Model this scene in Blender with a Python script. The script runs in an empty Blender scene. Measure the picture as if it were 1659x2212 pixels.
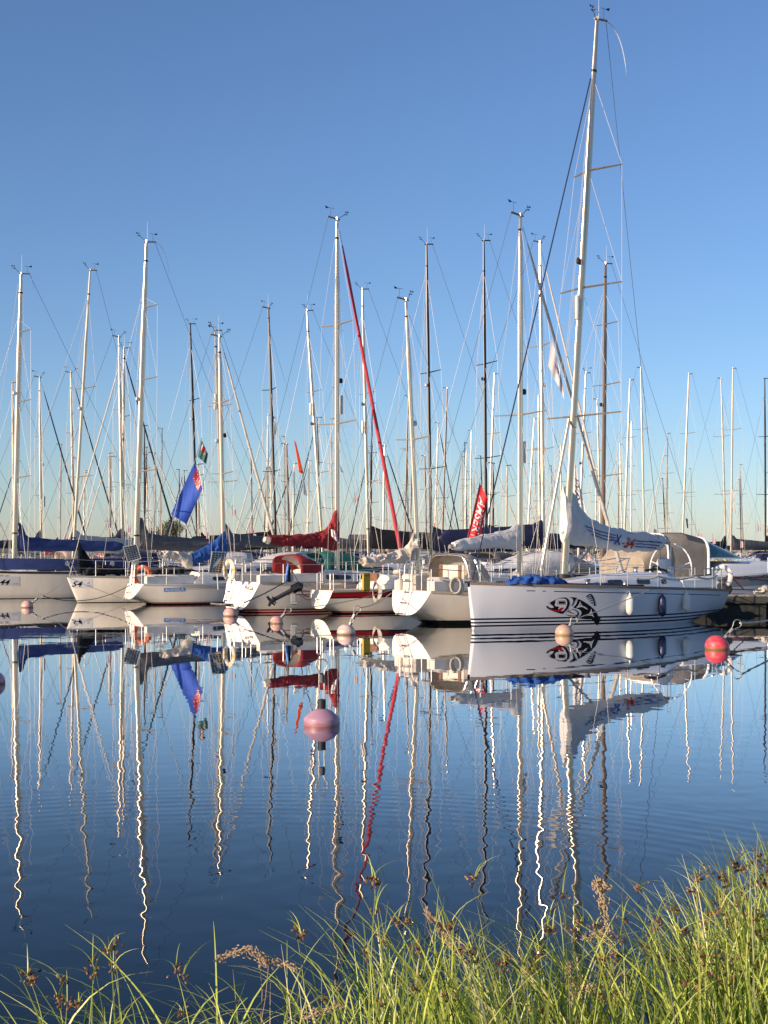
import bpy, math, random
from mathutils import Vector, Matrix, noise
from mathutils.bvhtree import BVHTree
from mathutils.geometry import tessellate_polygon
R = math.radians
random.seed(7)
sc = bpy.context.scene
COL = sc.collection

# ------------------------------------------------------------ camera, world, sun, exposure
EYE = 1.88          # metres above the water
F, CX, HY = 3007.0, 829.5, 1189.0      # measured on the photograph at 1659 x 2212
cam = bpy.data.cameras.new('camera'); camo = bpy.data.objects.new('camera', cam)
COL.objects.link(camo); sc.camera = camo
cam.sensor_fit = 'VERTICAL'; cam.sensor_height = 36; cam.lens = F / 2212 * 36
cam.shift_y = (HY - 1106) / 2212
cam.clip_start = .05; cam.clip_end = 5000
camo.location = (0, 0, EYE); camo.rotation_euler = (R(90), 0, 0)

SUN_AZ, SUN_EL = R(234), R(16)
wd = bpy.data.worlds.new('World'); sc.world = wd; wd.use_nodes = True
wn = wd.node_tree.nodes; wl = wd.node_tree.links
sky = wn.new('ShaderNodeTexSky'); sky.sky_type = 'NISHITA'; sky.sun_disc = False
sky.sun_elevation = SUN_EL; sky.sun_rotation = SUN_AZ
sky.air_density = 1.0; sky.dust_density = .25; sky.ozone_density = 5.0
wl.new(sky.outputs[0], wn['Background'].inputs[0]); wn['Background'].inputs[1].default_value = .114
sl = bpy.data.lights.new('sun', 'SUN'); slo = bpy.data.objects.new('sun', sl); COL.objects.link(slo)
sl.energy = 5.0; sl.angle = R(.5); sl.color = (1, .80, .56)
sd = Vector((math.sin(SUN_AZ) * math.cos(SUN_EL), math.cos(SUN_AZ) * math.cos(SUN_EL), math.sin(SUN_EL)))
slo.rotation_euler = sd.to_track_quat('Z', 'Y').to_euler()
sc.view_settings.view_transform = 'Standard'; sc.view_settings.look = 'None'
sc.view_settings.exposure = .36; sc.view_settings.gamma = 1
sc.view_settings.use_white_balance = True; sc.view_settings.white_balance_temperature = 6500; sc.view_settings.white_balance_tint = 18
sc.cycles.max_bounces = 8; sc.cycles.glossy_bounces = 4; sc.cycles.transparent_max_bounces = 8

def P(px, py, Y): return Vector(((px - CX) * Y / F, Y, EYE + (HY - py) * Y / F))
def ray(px, py): return Vector(((px - CX) / F, 1, (HY - py) / F)).normalized()

# ------------------------------------------------------------ materials
def newmat(name):
    m = bpy.data.materials.new(name); m.use_nodes = True
    return m, m.node_tree.nodes, m.node_tree.links, m.node_tree.nodes['Principled BSDF']
def mat(name, col, rough=.5, metal=0, var=.12, scale=6, bump=0, bscale=40, spec=.5, coat=0, alpha=None, stretch=None):
    m, n, l, b = newmat(name)
    b.inputs['Roughness'].default_value = rough; b.inputs['Metallic'].default_value = metal
    b.inputs['Specular IOR Level'].default_value = spec; b.inputs['Coat Weight'].default_value = coat
    tc = n.new('ShaderNodeTexCoord'); src = tc.outputs['Object']
    if stretch:
        mp = n.new('ShaderNodeMapping'); mp.inputs['Scale'].default_value = stretch
        l.new(src, mp.inputs[0]); src = mp.outputs[0]
    nz = n.new('ShaderNodeTexNoise'); nz.inputs['Scale'].default_value = scale; nz.inputs['Detail'].default_value = 4
    l.new(src, nz.inputs['Vector'])
    mr = n.new('ShaderNodeMapRange'); mr.inputs[3].default_value = 1 - var; mr.inputs[4].default_value = 1 + var
    mr.inputs[1].default_value = .3; mr.inputs[2].default_value = .7
    l.new(nz.outputs[0], mr.inputs[0])
    mx = n.new('ShaderNodeVectorMath'); mx.operation = 'SCALE'; mx.inputs[0].default_value = col
    l.new(mr.outputs[0], mx.inputs['Scale']); l.new(mx.outputs[0], b.inputs['Base Color'])
    if bump:
        n2 = n.new('ShaderNodeTexNoise'); n2.inputs['Scale'].default_value = bscale; n2.inputs['Detail'].default_value = 5
        l.new(src, n2.inputs['Vector'])
        bp = n.new('ShaderNodeBump'); bp.inputs['Distance'].default_value = bump
        l.new(n2.outputs[0], bp.inputs['Height']); l.new(bp.outputs[0], b.inputs['Normal'])
    if alpha is not None: b.inputs['Alpha'].default_value = alpha
    return m
def hull_mat(name, col, wl_bands=(), sh_bands=(), rough=.22, var=.06, dirt=.28):
    """bands on uv: u = height over the water, v = distance under the sheer; gated along the boat's own x"""
    m, n, l, b = newmat(name)
    b.inputs['Roughness'].default_value = rough; b.inputs['Coat Weight'].default_value = .4; b.inputs['Coat Roughness'].default_value = .08
    uv = n.new('ShaderNodeUVMap'); uv.uv_map = 'bands'
    sp = n.new('ShaderNodeSeparateXYZ'); l.new(uv.outputs[0], sp.inputs[0])
    tc = n.new('ShaderNodeTexCoord'); sx = n.new('ShaderNodeSeparateXYZ'); l.new(tc.outputs['Object'], sx.inputs[0])
    nz = n.new('ShaderNodeTexNoise'); nz.inputs['Scale'].default_value = 1.3; nz.inputs['Detail'].default_value = 6
    mp = n.new('ShaderNodeMapping'); mp.inputs['Scale'].default_value = (2.2, 2.2, .35)
    l.new(tc.outputs['Object'], mp.inputs[0]); l.new(mp.outputs[0], nz.inputs['Vector'])
    mr = n.new('ShaderNodeMapRange'); mr.inputs[1].default_value = .3; mr.inputs[2].default_value = .7
    mr.inputs[3].default_value = 1 - var; mr.inputs[4].default_value = 1 + var; l.new(nz.outputs[0], mr.inputs[0])
    # scum line close to the water
    dr = n.new('ShaderNodeMapRange'); dr.inputs[1].default_value = .0; dr.inputs[2].default_value = .22
    dr.inputs[3].default_value = 1 - dirt; dr.inputs[4].default_value = 1; l.new(sp.outputs[0], dr.inputs[0])
    mu = n.new('ShaderNodeMath'); mu.operation = 'MULTIPLY'; l.new(mr.outputs[0], mu.inputs[0]); l.new(dr.outputs[0], mu.inputs[1])
    vs = n.new('ShaderNodeVectorMath'); vs.operation = 'SCALE'; vs.inputs[0].default_value = col; l.new(mu.outputs[0], vs.inputs['Scale'])
    cur = vs.outputs[0]
    def step(src, lo, hi):
        a = n.new('ShaderNodeMath'); a.operation = 'GREATER_THAN'; a.inputs[1].default_value = lo; l.new(src, a.inputs[0])
        c = n.new('ShaderNodeMath'); c.operation = 'LESS_THAN'; c.inputs[1].default_value = hi; l.new(src, c.inputs[0])
        k = n.new('ShaderNodeMath'); k.operation = 'MULTIPLY'; l.new(a.outputs[0], k.inputs[0]); l.new(c.outputs[0], k.inputs[1])
        return k.outputs[0]
    for src, bands in ((sp.outputs[0], wl_bands), (sp.outputs[1], sh_bands)):
        for bd in bands:
            k = step(src, bd[0], bd[1])
            if len(bd) > 3:
                g = step(sx.outputs[0], bd[3], bd[4]); q = n.new('ShaderNodeMath'); q.operation = 'MULTIPLY'
                l.new(k, q.inputs[0]); l.new(g, q.inputs[1]); k = q.outputs[0]
            x = n.new('ShaderNodeMix'); x.data_type = 'RGBA'
            l.new(k, x.inputs['Factor']); l.new(cur, x.inputs['A']); x.inputs['B'].default_value = (*bd[2], 1)
            cur = x.outputs['Result']
    l.new(cur, b.inputs['Base Color'])
    return m
NAVY = (.008, .012, .045); BLACK = (.012, .012, .014); RED = (.30, .012, .02); CREAM = (.86, .80, .68); WHITE = (.84, .84, .81)
M = dict(
    alu=mat('mast_alloy', (.56, .47, .36), .27, .75, .07, 2, stretch=(1, 1, .2)),
    alu2=mat('bright_mast_alloy', (.66, .56, .43), .27, .65, .05, 2),
    dark=mat('black_carbon', (.012, .010, .012), .35, 0, .1),
    brown=mat('varnished_spar', (.25, .18, .13), .35, 0, .2, 5, stretch=(1, 1, .2)),
    steel=mat('stainless_steel', (.62, .61, .58), .25, .9, .05),
    galv=mat('galvanised_steel', (.34, .35, .34), .5, .7, .15, 20),
    wire=mat('rigging_wire', (.58, .56, .52), .4, .1, .05),
    dwire=mat('dark_rope', (.05, .055, .06), .6, 0, .1),
    white=mat('white_gelcoat', WHITE, .3, 0, .04, coat=.3),
    cream=mat('cream_gelcoat', CREAM, .3, 0, .05, coat=.3),
    grey=mat('grey_gelcoat', (.42, .44, .46), .4, 0, .05),
    deck=mat('nonslip_deck', (.52, .54, .55), .7, 0, .08),
    teak=mat('weathered_teak', (.20, .15, .11), .7, 0, .25, 8, stretch=(.3, 6, 6)),
    glass=mat('tinted_window', (.015, .018, .022), .08, 0, 0, spec=.8),
    navy=mat('navy_canvas', (.012, .018, .055), .85, 0, .2, 5, .006, 14),
    blue=mat('blue_canvas', (.015, .085, .32), .85, 0, .15, 5, .006, 14),
    dblue=mat('deep_blue_canvas', (.009, .018, .062), .85, 0, .2, 5, .006, 14),
    mblue=mat('mid_blue_canvas', (.025, .05, .17), .85, 0, .15, 5, .006, 14),
    black=mat('black_canvas', (.012, .012, .014), .85, 0, .2, 5, .006, 14),
    grcan=mat('grey_canvas', (.11, .11, .115), .85, 0, .15, 5, .006, 14),
    beige=mat('beige_canvas', (.46, .37, .29), .85, 0, .1, 5, .004, 14),
    tan=mat('tan_canvas', (.33, .28, .215), .85, 0, .12, 4, .008, 9),
    wcan=mat('white_canvas', (.60, .60, .58), .8, 0, .08, 4, .03, 5),
    ccan=mat('cream_canvas', (.60, .55, .46), .8, 0, .1, 4, .03, 5),
    red=mat('red_canvas', (.26, .018, .022), .85, 0, .15, 5, .025, 6),
    redsail=mat('red_sail', (.52, .045, .06), .7, 0, .1, 5, .004, 12),
    yellow=mat('yellow_vinyl', (.62, .40, .02), .6, 0, .08),
    orange=mat('orange_foam', (.55, .12, .03), .6, 0, .12),
    rope=mat('cream_rope', (.5, .47, .4), .8, 0, .15, 30),
    rubber=mat('black_rubber', (.015, .015, .016), .6, 0, .2, 20),
    fwhite=mat('white_fender_vinyl', (.60, .62, .58), .45, 0, .06, 9),
    fnavy=mat('navy_fender_vinyl', (.010, .020, .075), .4, 0, .1, 9),
    clear=mat('clear_vinyl', (.42, .43, .42), .15, 0, .1),
    conc=mat('wet_concrete', (.02, .022, .018), .8, 0, .3, 3, .01, 20),
    plank=mat('dock_planking', (.28, .26, .23), .8, 0, .25, 5, .004, 30, stretch=(6, .4, 1)),
    timber=mat('dock_timber', (.04, .042, .036), .8, 0, .25, 3),
    motor=mat('outboard_black', (.014, .015, .018), .35, 0, .1),
    ink=mat('black_vinyl', (.006, .006, .007), .35, 0, 0),
    inkred=mat('red_vinyl', (.38, .012, .02), .35, 0, 0),
    inkblue=mat('blue_vinyl', (.02, .05, .28), .4, 0, 0),
    decblue=mat('pale_blue_vinyl', (.10, .26, .62), .4, 0, 0),
    paper=mat('white_vinyl', (.62, .63, .64), .4, 0, .02),
    palered=mat('faded_red_vinyl', (.55, .33, .32), .4, 0, 0),
    foam=mat('pink_white_foam', (.60, .36, .33), .5, 0, .2, 3),
    green=mat('green_canvas', (.01, .12, .10), .8, 0, .15),
    wood=mat('varnished_wood', (.22, .11, .06), .4, 0, .2, 5, stretch=(.4, 4, 4)),
)
HULLW = mat('fish_gap_vinyl', (.66, .68, .71), .25, 0, .02, coat=.3)

# ------------------------------------------------------------ mesh builder
class MB:
    def __init__(s): s.v = []; s.f = []; s.mi = []; s.uv = None
    def grid(s, rows, closed=False, m=0, flip=False):
        base = len(s.v); nr, nc = len(rows), len(rows[0])
        for r in rows: s.v += [tuple(p) for p in r]
        for i in range(nr - 1):
            for j in range(nc if closed else nc - 1):
                k = (j + 1) % nc
                q = (base + i * nc + j, base + i * nc + k, base + (i + 1) * nc + k, base + (i + 1) * nc + j)
                s.f.append(q[::-1] if flip else q); s.mi.append(m)
        return s
    def poly(s, pts, m=0):
        b = len(s.v); s.v += [tuple(p) for p in pts]; s.f.append(tuple(range(b, b + len(pts)))); s.mi.append(m); return s
    def tube(s, pts, r, n=6, m=0, cap=True, oval=1.0, odir=None):
        pts = [Vector(p) for p in pts]; N = len(pts)
        if N < 2: return s
        rr = r if isinstance(r, (list, tuple)) else [r] * N
        rows = []; prev = None
        for i, p in enumerate(pts):
            t = (pts[min(i + 1, N - 1)] - pts[max(i - 1, 0)])
            t = t.normalized() if t.length > 1e-9 else Vector((0, 0, 1))
            if odir is not None: a = Vector(odir)
            elif prev is not None: a = prev
            else: a = Vector((1, 0, 0)) if abs(t.x) < .8 else Vector((0, 1, 0))
            a = (a - t * a.dot(t)).normalized(); prev = a; bb = t.cross(a)
            rows.append([p + a * math.cos(2 * math.pi * k / n) * rr[i] * oval + bb * math.sin(2 * math.pi * k / n) * rr[i] for k in range(n)])
        s.grid(rows, True, m)
        if cap: s.poly(rows[0][::-1], m); s.poly(rows[-1], m)
        return s
    def box(s, c, d, m=0, rz=0, bev=.0, M4=None):
        c = Vector(c); hx, hy, hz = d[0] / 2, d[1] / 2, d[2] / 2
        e = min(bev, hx * .9, hy * .9, hz * .9)
        rot = Matrix.Rotation(rz, 3, 'Z') if M4 is None else M4
        if e <= 0:
            q = [Vector((x * hx, y * hy, z * hz)) for z in (-1, 1) for x, y in ((-1, -1), (1, -1), (1, 1), (-1, 1))]
            q = [c + rot @ p for p in q]; b = len(s.v); s.v += [tuple(p) for p in q]
            for f in ((3, 2, 1, 0), (4, 5, 6, 7), (0, 1, 5, 4), (1, 2, 6, 5), (2, 3, 7, 6), (3, 0, 4, 7)):
                s.f.append(tuple(b + i for i in f)); s.mi.append(m)
            return s
        def ring(ix, iy, z):
            return [c + rot @ Vector((x, y, z)) for x, y in ((-ix + e, -iy), (ix - e, -iy), (ix, -iy + e), (ix, iy - e), (ix - e, iy), (-ix + e, iy), (-ix, iy - e), (-ix, -iy + e))]
        rows = [ring(hx - e, hy - e, -hz), ring(hx, hy, -hz + e), ring(hx, hy, hz - e), ring(hx - e, hy - e, hz)]
        s.grid(rows, True, m); s.poly(rows[0][::-1], m); s.poly(rows[-1], m); return s
    def lathe(s, c, prof, n=20, m=0, ax=None):
        c = Vector(c); A = Matrix.Identity(3) if ax is None else Vector(ax).to_track_quat('Z', 'X').to_matrix()
        rows = [[c + A @ Vector((r * math.cos(2 * math.pi * k / n), r * math.sin(2 * math.pi * k / n), z)) for k in range(n)] for r, z in prof]
        s.grid(rows, True, m); return s
    def build(s, name, mats, parent=None, smooth=True, uvs=None):
        me = bpy.data.meshes.new(name); me.from_pydata(s.v, [], s.f)
        if not isinstance(mats, (list, tuple)): mats = [mats]
        for x in mats: me.materials.append(x)
        me.polygons.foreach_set('material_index', s.mi)
        me.polygons.foreach_set('use_smooth', [smooth] * len(s.f))
        if uvs is not None:
            u = me.uv_layers.new(name='bands')
            for lp in me.loops: u.data[lp.index].uv = uvs[lp.vertex_index]
        me.update()
        if smooth:
            try: me.set_sharp_from_angle(angle=R(38))
            except Exception: pass
        o = bpy.data.objects.new(name, me); COL.objects.link(o)
        if parent is not None: o.parent = parent
        return o
def tag(o, label=None, cat=None, group=None, kind=None):
    if label: o['label'] = label
    if cat: o['category'] = cat
    if group: o['group'] = group
    if kind: o['kind'] = kind
    return o
def empty(name, loc, rz=0, label=None, cat=None, group=None):
    o = bpy.data.objects.new(name, None); COL.objects.link(o); o.location = loc; o.rotation_euler = (0, 0, rz)
    o.empty_display_size = .3
    return tag(o, label, cat, group)
def mw(o):
    m = Matrix.Translation(o.location) @ o.rotation_euler.to_matrix().to_4x4()
    return (mw(o.parent) @ m) if o.parent else m
def bez(a, b, c, n=10):
    a, b, c = Vector(a), Vector(b), Vector(c)
    return [a * (1 - t) ** 2 + b * 2 * t * (1 - t) + c * t * t for t in [i / n for i in range(n + 1)]]
def sag(a, b, d, n=10):
    a, b = Vector(a), Vector(b)
    return [a.lerp(b, t) - Vector((0, 0, d * 4 * t * (1 - t))) for t in [i / n for i in range(n + 1)]]

# ------------------------------------------------------------ hull
def ss(a, b, x):
    x = min(1, max(0, (x - a) / (b - a))); return x * x * (3 - 2 * x)
class Hull:
    def __init__(s, L=9, B=3, fs=.85, fm=.85, fb=1.1, k0=.2, kx=.22, r=.12, tb=.62, tr=.4, D=.45, rise=.0, es=.34, em=.17, eb=.5, bp=2.1, tm=.42):
        s.__dict__.update(locals())
    def sheer(s, t):
        a, b, c = s.fs, s.fm, s.fb      # quadratic through t=0,.45,1
        return a * (t - .45) * (t - 1) / .45 + b * t * (t - 1) / (.45 * -.55) + c * t * (t - .45) / .55
    def beam(s, t):
        if t < s.tm: return s.B / 2 * (s.tb + (1 - s.tb) * math.sin(math.pi / 2 * t / s.tm))
        return s.B / 2 * (1 - ((t - s.tm) / (1 - s.tm)) ** s.bp)
    def keel(s, t):
        k = s.k0 + (-s.D - s.k0) * ss(0, 1, t / (2 * s.kx)) if t < 2 * s.kx else -s.D
        if t > 1 - s.r: return s.sheer(1) * (1 - (1 - t) / s.r)
        a = 1 - s.r - .14
        if t > a: k = k + (0 - k) * ((t - a) / .14) ** 2
        return k
    def pt(s, t, q, side):
        sh, k = s.sheer(t), s.keel(t); z = k + (sh - k) * q ** 2
        e = s.em + (s.es - s.em) * (1 - ss(0, .4, t)) + (s.eb - s.em) * ss(.5, 1, t)
        v = s.beam(t) * (q ** 2) ** e + .035 * min(1, q * 3)
        x = t * s.L + max(0, 1 - t / .2) * s.tr * max(0, z - s.k0)
        return Vector((x, side * v, z))
    def edge(s, t, side, dz=0, inn=0):
        p = s.pt(t, 1, side); p.z += dz; p.y -= side * min(inn, abs(p.y) * .8); return p
    def at(s, x):       # deck height, half beam at local x
        t = min(1, max(0, x / s.L)); return s.sheer(t), s.beam(t)
    def build(s, boat, hm, dm=None, rail=None, NS=34, NQ=14):
        mb = MB(); ts = [i / NS for i in range(NS + 1)]; ts[-1] = .9985
        rows = []
        for t in ts:
            rows.append([s.pt(t, 1 - j / NQ, 1) for j in range(NQ + 1)] + [s.pt(t, j / NQ, -1) for j in range(NQ + 1)])
        mb.grid(rows)
        mb.poly(rows[0][::-1] if False else rows[0])
        uv = []
        for i, t in enumerate(ts):
            for p in rows[i]: uv.append((p.z - s.rise * (1 - ss(0, .35, t)), s.sheer(t) - p.z))
        uv += [(p.z, s.sheer(0) - p.z + 5) for p in rows[0]]
        h = mb.build('hull', hm, boat, True, uv)
        mb = MB(); rows = []
        for t in ts:
            b = s.edge(t, 1, 0).y; x = s.edge(t, 1).x; z = s.sheer(t) - .035
            rows.append([Vector((x + .02 * (t < .01), b * w * .985, z + .05 * (1 - w * w) * min(1, b))) for w in (1, .6, .2, -.2, -.6, -1)])
        mb.grid(rows, flip=True); mb.build('deck', dm or M['deck'], boat)
        if rail:
            for sd_ in (1, -1):
                mb = MB(); mb.grid([[s.edge(t, sd_, -.05, -.008), s.edge(t, sd_, .012, -.008), s.edge(t, sd_, .016, .035), s.edge(t, sd_, -.05, .035)] for t in ts], True)
                mb.build('toe_rail', rail, boat)
        s.obj = h
        return h
def cabin(boat, H, x0, x1, w0, w1, h0, h1, m=None, windows=(), name='coachroof', wm=None, front=.9, back=.25, hp=1.0):
    """x0 aft, x1 forward; rows of a rounded trapezoid standing on the deck"""
    N = 16; rows = []
    def sec(t):
        x = x0 + (x1 - x0) * t; zb = H.at(x)[0] - .05; w = w0 + (w1 - w0) * t ** 1.3
        h = (h0 + (h1 - h0) * t ** hp)
        e0 = min(1, t * (x1 - x0) / back) if back else 1; e1 = min(1, (1 - t) * (x1 - x0) / front)
        h *= math.sin(math.pi / 2 * min(1, e1)) ** .8 * (.35 + .65 * e0)
        return x, zb, w, h
    def ring(t):
        x, zb, w, h = sec(t)
        pr = [(1, 0), (.97, .45), (.93, .78), (.84, .95), (.6, 1.02), (0, 1.08)]
        pr = pr + [(-a, b) for a, b in pr[-2::-1]]
        return [Vector((x, a * w / 2, zb + b * (h + .05))) for a, b in pr]
    for i in range(N + 1): rows.append(ring(i / N))
    mb = MB(); mb.grid(rows, flip=True); mb.poly(rows[0]); mb.poly(rows[-1][::-1])
    o = mb.build(name, m or M['white'], boat)
    for (a, b, lo, hi) in windows:
        for sdn in (1, -1):
            mb = MB(); rr = []
            for i in range(9):
                t = a + (b - a) * i / 8; x, zb, w, h = sec(t)
                q = []
                for fr in (lo, (lo + hi) / 2, hi):
                    k = 1 - .06 * fr if fr < .5 else .97 - .04 * (fr - .45) / .33
                    sh_ = 1 - .25 * (abs(i - 4) == 4)
                    fr2 = (lo + hi) / 2 + (fr - (lo + hi) / 2) * sh_
                    q.append(Vector((x, sdn * (k * w / 2 + .012), zb + fr2 * (h + .05))))
                rr.append(q)
            mb.grid(rr, flip=sdn < 0); mb.build('cabin_window', wm or M['glass'], o)
    return o
def stanchions(boat, H, xs, h=.6, side=(1, -1), bow=True, stern=True, wm=None, sm=None, r=.012, rope=None):
    ps = {1: [], -1: []}
    for sdn in side:
        for x in xs:
            z, b = H.at(x); e = H.edge(x / H.L, sdn, 0, .06)
            MB().tube([(x, e.y, z - .03), (x, e.y, z + h)], r, 6).build('stanchion', sm or M['steel'], boat)
            ps[sdn].append(Vector((x, e.y, z + h)))
    zb = H.sheer(1); L = H.L; g = []
    if bow:
        mb = MB(); y1 = H.edge(.9, 1, 0, .05).y; x1 = .9 * L; z1 = H.sheer(.9)
        top = [Vector((x1, y1, z1 + h)), Vector((L - .25, .22, zb + h + .02)), Vector((L + .02, .12, zb + h + .02)), Vector((L + .08, 0, zb + h + .02)), Vector((L + .02, -.12, zb + h + .02)), Vector((L - .25, -.22, zb + h + .02)), Vector((x1, -y1, z1 + h))]
        mb.tube(top, r * 1.15, 6)
        for sdn in (1, -1):
            mb.tube([(x1, sdn * y1, z1 - .03), (x1, sdn * y1, z1 + h)], r * 1.15, 6)
            mb.tube([(L - .35, sdn * .2, zb - .03), (L - .08, sdn * .17, zb + h)], r * 1.15, 6)
            mb.tube([(x1, sdn * y1, z1 + h * .5), (L - .2, sdn * .19, zb + h * .5)], r, 6)
        mb.build('pulpit', M['steel'], boat); ends = (Vector((x1, y1, z1 + h)), Vector((x1, -y1, z1 + h)))
    if stern:
        mb = MB(); t = .015; e = H.edge(t, 1, 0, .08); zs = H.sheer(t); x2 = .13 * L; e2 = H.edge(.13, 1, 0, .06); z2 = H.sheer(.13)
        for hh in (h, h * .5):
            mb.tube([(x2, e2.y, z2 + hh), (e.x + .15, e.y, zs + hh), (e.x + .02, e.y - .12, zs + hh), (e.x + .02, .25, zs + hh)], r * 1.15, 6)
            mb.tube([(x2, -e2.y, z2 + hh), (e.x + .15, -e.y, zs + hh), (e.x + .02, -e.y + .12, zs + hh), (e.x + .02, -.25, zs + hh)], r * 1.15, 6)
        for y, x in ((e.y - .1, e.x + .02), (.25, e.x + .02), (-.25, e.x + .02), (-e.y + .1, e.x + .02)): mb.tube([(x, y, zs - .03), (x, y, zs + h)], r * 1.15, 6)
        for y in (e2.y, -e2.y): mb.tube([(x2, y, z2 - .03), (x2, y, z2 + h)], r * 1.15, 6)
        mb.build('pushpit', M['steel'], boat); ends2 = (Vector((x2, e2.y, z2 + h)), Vector((x2, -e2.y, z2 + h)))
    for k, sdn in enumerate((1, -1)):
        if not ps[sdn]: continue
        pts = ([ends2[k]] if stern else []) + ps[sdn] + ([ends[k]] if bow else [])
        mb = MB()
        for a, b in zip(pts, pts[1:]):
            mb.tube(sag(a, b, .012, 4), .005, 4, cap=False)
            dn = Vector((0, 0, h * .5)); mb.tube(sag(a - dn, b - dn, .012, 4), .005, 4, cap=False)
        mb.build('lifeline', wm or M['wire'], boat)
    return ps

# ------------------------------------------------------------ rig
def to_local(boat, p): return mw(boat).inverted() @ Vector(p)
def rig(boat, H, base, top, mast='alu', rx=.10, ry=.072, spread=(.36, .68), sw=.85, fore=None, fore_top=.97, fore_m='wire', fore_r=.006, back=True,
        back_x=.15, det=2, flick=None, vane=1, sweep=.12, whip=0, wr=.0065, stay_low=None):
    """base / top in boat coordinates"""
    base, top = Vector(base), Vector(top); n = 14 if det > 1 else 8
    pts = [base.lerp(top, i / 8) for i in range(9)]
    def kf(f): return 1 if f < .75 else 1 - .45 * (f - .75) / .25
    mo = MB().tube(pts, [ry * .80 * kf(i / 8) for i in range(9)], n, oval=rx / ry * 1.12, odir=(1, 0, 0)).build('mast', M[mast], boat)
    dirv = (top - base).normalized(); ht = (top - base).length
    # masthead
    mb = MB(); m2 = M['dark'] if mast != 'alu2' else M['galv']
    mb.tube([top + Vector((.10, 0, 0)), top + Vector((-.36, 0, .05))], .03, 6)
    mb.tube([top + Vector((0, 0, -.02)), top + Vector((0, 0, .07))], .05, 6)
    mb.build('masthead_crane', M['dark'] if mast == 'dark' else M['alu'], mo)
    if vane:
        vs_ = random.uniform(.55, .95); mb = MB(); a = top + Vector((-.25, 0, .05)); ang = random.uniform(-.4, .4)
        u = Vector((math.cos(ang), math.sin(ang) * .3, 0))
        mb.tube([a, a + Vector((0, 0, .26))], .006, 4)
        c = a + Vector((0, 0, .28)); mb.tube([c - u * .17 * vs_, c + u * .17 * vs_], .006, 4)
        mb.poly([c - u * .17 + Vector((0, 0, -.03)), c - u * .05, c - u * .17 + Vector((0, 0, .05)), c - u * .22 + Vector((0, 0, .05))])
        mb.build('wind_vane', M['rubber'], mo)
        mb = MB(); b = top + Vector((.08, 0, .05)); e = b + Vector((.30 * vs_ * random.choice((1, 1, .4)), 0, .17))
        mb.tube([b, b.lerp(e, .6), e], .009, 5)
        mb.lathe(e + Vector((0, 0, .06)), [(.0, .04), (.022, .025), (.022, -.025), (0, -.04)], 6)
        for k in range(3):
            a2 = k * 2.1; mb.box(e + Vector((.045 * math.cos(a2), .045 * math.sin(a2), -.02)), (.028, .028, .024))
        mb.poly([e + Vector((.02, 0, .06)), e + Vector((.11, 0, .10)), e + Vector((.11, 0, .03))])
        mb.build('wind_sensor', M['rubber'], mo)
        if random.random() < .5: MB().tube([top + Vector((0, .05, 0)), top + Vector((0, .05, .75))], [.006, .003], 4).build('antenna', M['white'], mo)
    if whip:
        MB().tube(bez(top + Vector((-.3, 0, .05)), top + Vector((-1.0 * whip, 0, .0)), top + Vector((-1.15 * whip, 0, -1.35 * whip)), 10), [.014 - .0009 * i for i in range(11)], 5).build('backstay_flicker', M['white'], mo)
    if det > 0:
        for f in (random.uniform(.08, .14), random.uniform(.9, .96)):
            c = base.lerp(top, f); MB().tube([c, c + dirv * .06], ry * .80 * kf(f) + .006, n, oval=rx / ry * 1.12, odir=(1, 0, 0)).build('dark_band', M['rubber'], mo)
        c = base.lerp(top, random.uniform(.52, .6)); MB().box(c + Vector((rx + .05, 0, 0)), (.12, .10, .16), bev=.03).build('steaming_light', M[random.choice(('rubber', 'paper'))], mo)
        if random.random() < .35:
            c = base.lerp(top, random.uniform(.3, .72)) + Vector((rx + .12, .1, 0)); MB().lathe(c, [(0, -.3), (.06, -.3), (.07, -.27), (.07, .27), (.06, .3), (0, .3)], 10).build('radar_reflector', M['fwhite'], mo)
    # spreaders and shrouds
    z0, b0 = H.at(base.x); chp = H.edge(min(.98, (base.x - .1) / H.L), 1, 0, .25).y
    tips = {1: [], -1: []}
    for k, f in enumerate(spread):
        c = base + dirv * ht * f; w = sw * (1 - .18 * k)
        for sdn in (1, -1):
            tip = c + Vector((-sweep, sdn * w, .05))
            MB().tube([c, tip], [.028, .018], 6, oval=1.5, odir=(1, 0, 0)).build('spreader', M[mast if mast != 'brown' else 'alu'], mo)
            tips[sdn].append(tip)
    ft = base + dirv * ht * min(.985, fore_top)
    for sdn in (1, -1):
        mb = MB(); cp = Vector((base.x - .12, sdn * chp, z0 - .03))
        ch = [cp] + tips[sdn] + [ft if fore_top < .93 else base + dirv * ht * .985]
        for a, b in zip(ch, ch[1:]): mb.tube([a, b], wr, 4, cap=False)
        if tips[sdn]:
            mb.tube([cp, base + dirv * ht * spread[0]], wr, 4, cap=False)
            for a, f in zip(tips[sdn], list(spread[1:]) + [None]):
                if f: mb.tube([a, base + dirv * ht * f], wr * .8, 4, cap=False)
        mb.build('shrouds', M['wire'], boat)
    bowp = Vector((H.L - .12, 0, H.sheer(1) + .02))
    if fore is None: fore = bowp
    fpts = sag(fore, ft + Vector((rx, 0, 0)), .02 if fore_r < .02 else .06, 8)
    if fore_r > .02:
        rr = [fore_r * (1.15 - .5 * i / 8) for i in range(9)]
        low = fpts[0].lerp(fpts[-1], .02); MB().tube(fpts[:1] + [low] + fpts[1:-1] + [fpts[-1].lerp(fpts[-2], .35)], [rr[0] * .5, rr[0]] + rr[1:-1] + [rr[-1] * .5], 8).build('furled_sail', M[fore_m], boat)
        MB().lathe(fore + Vector((0, 0, .12)), [(.02, -.1), (.09, -.1), (.05, -.06), (.05, .04), (.09, .06), (.02, .06)], 10).build('furling_drum', M['rubber'], boat)
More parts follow.
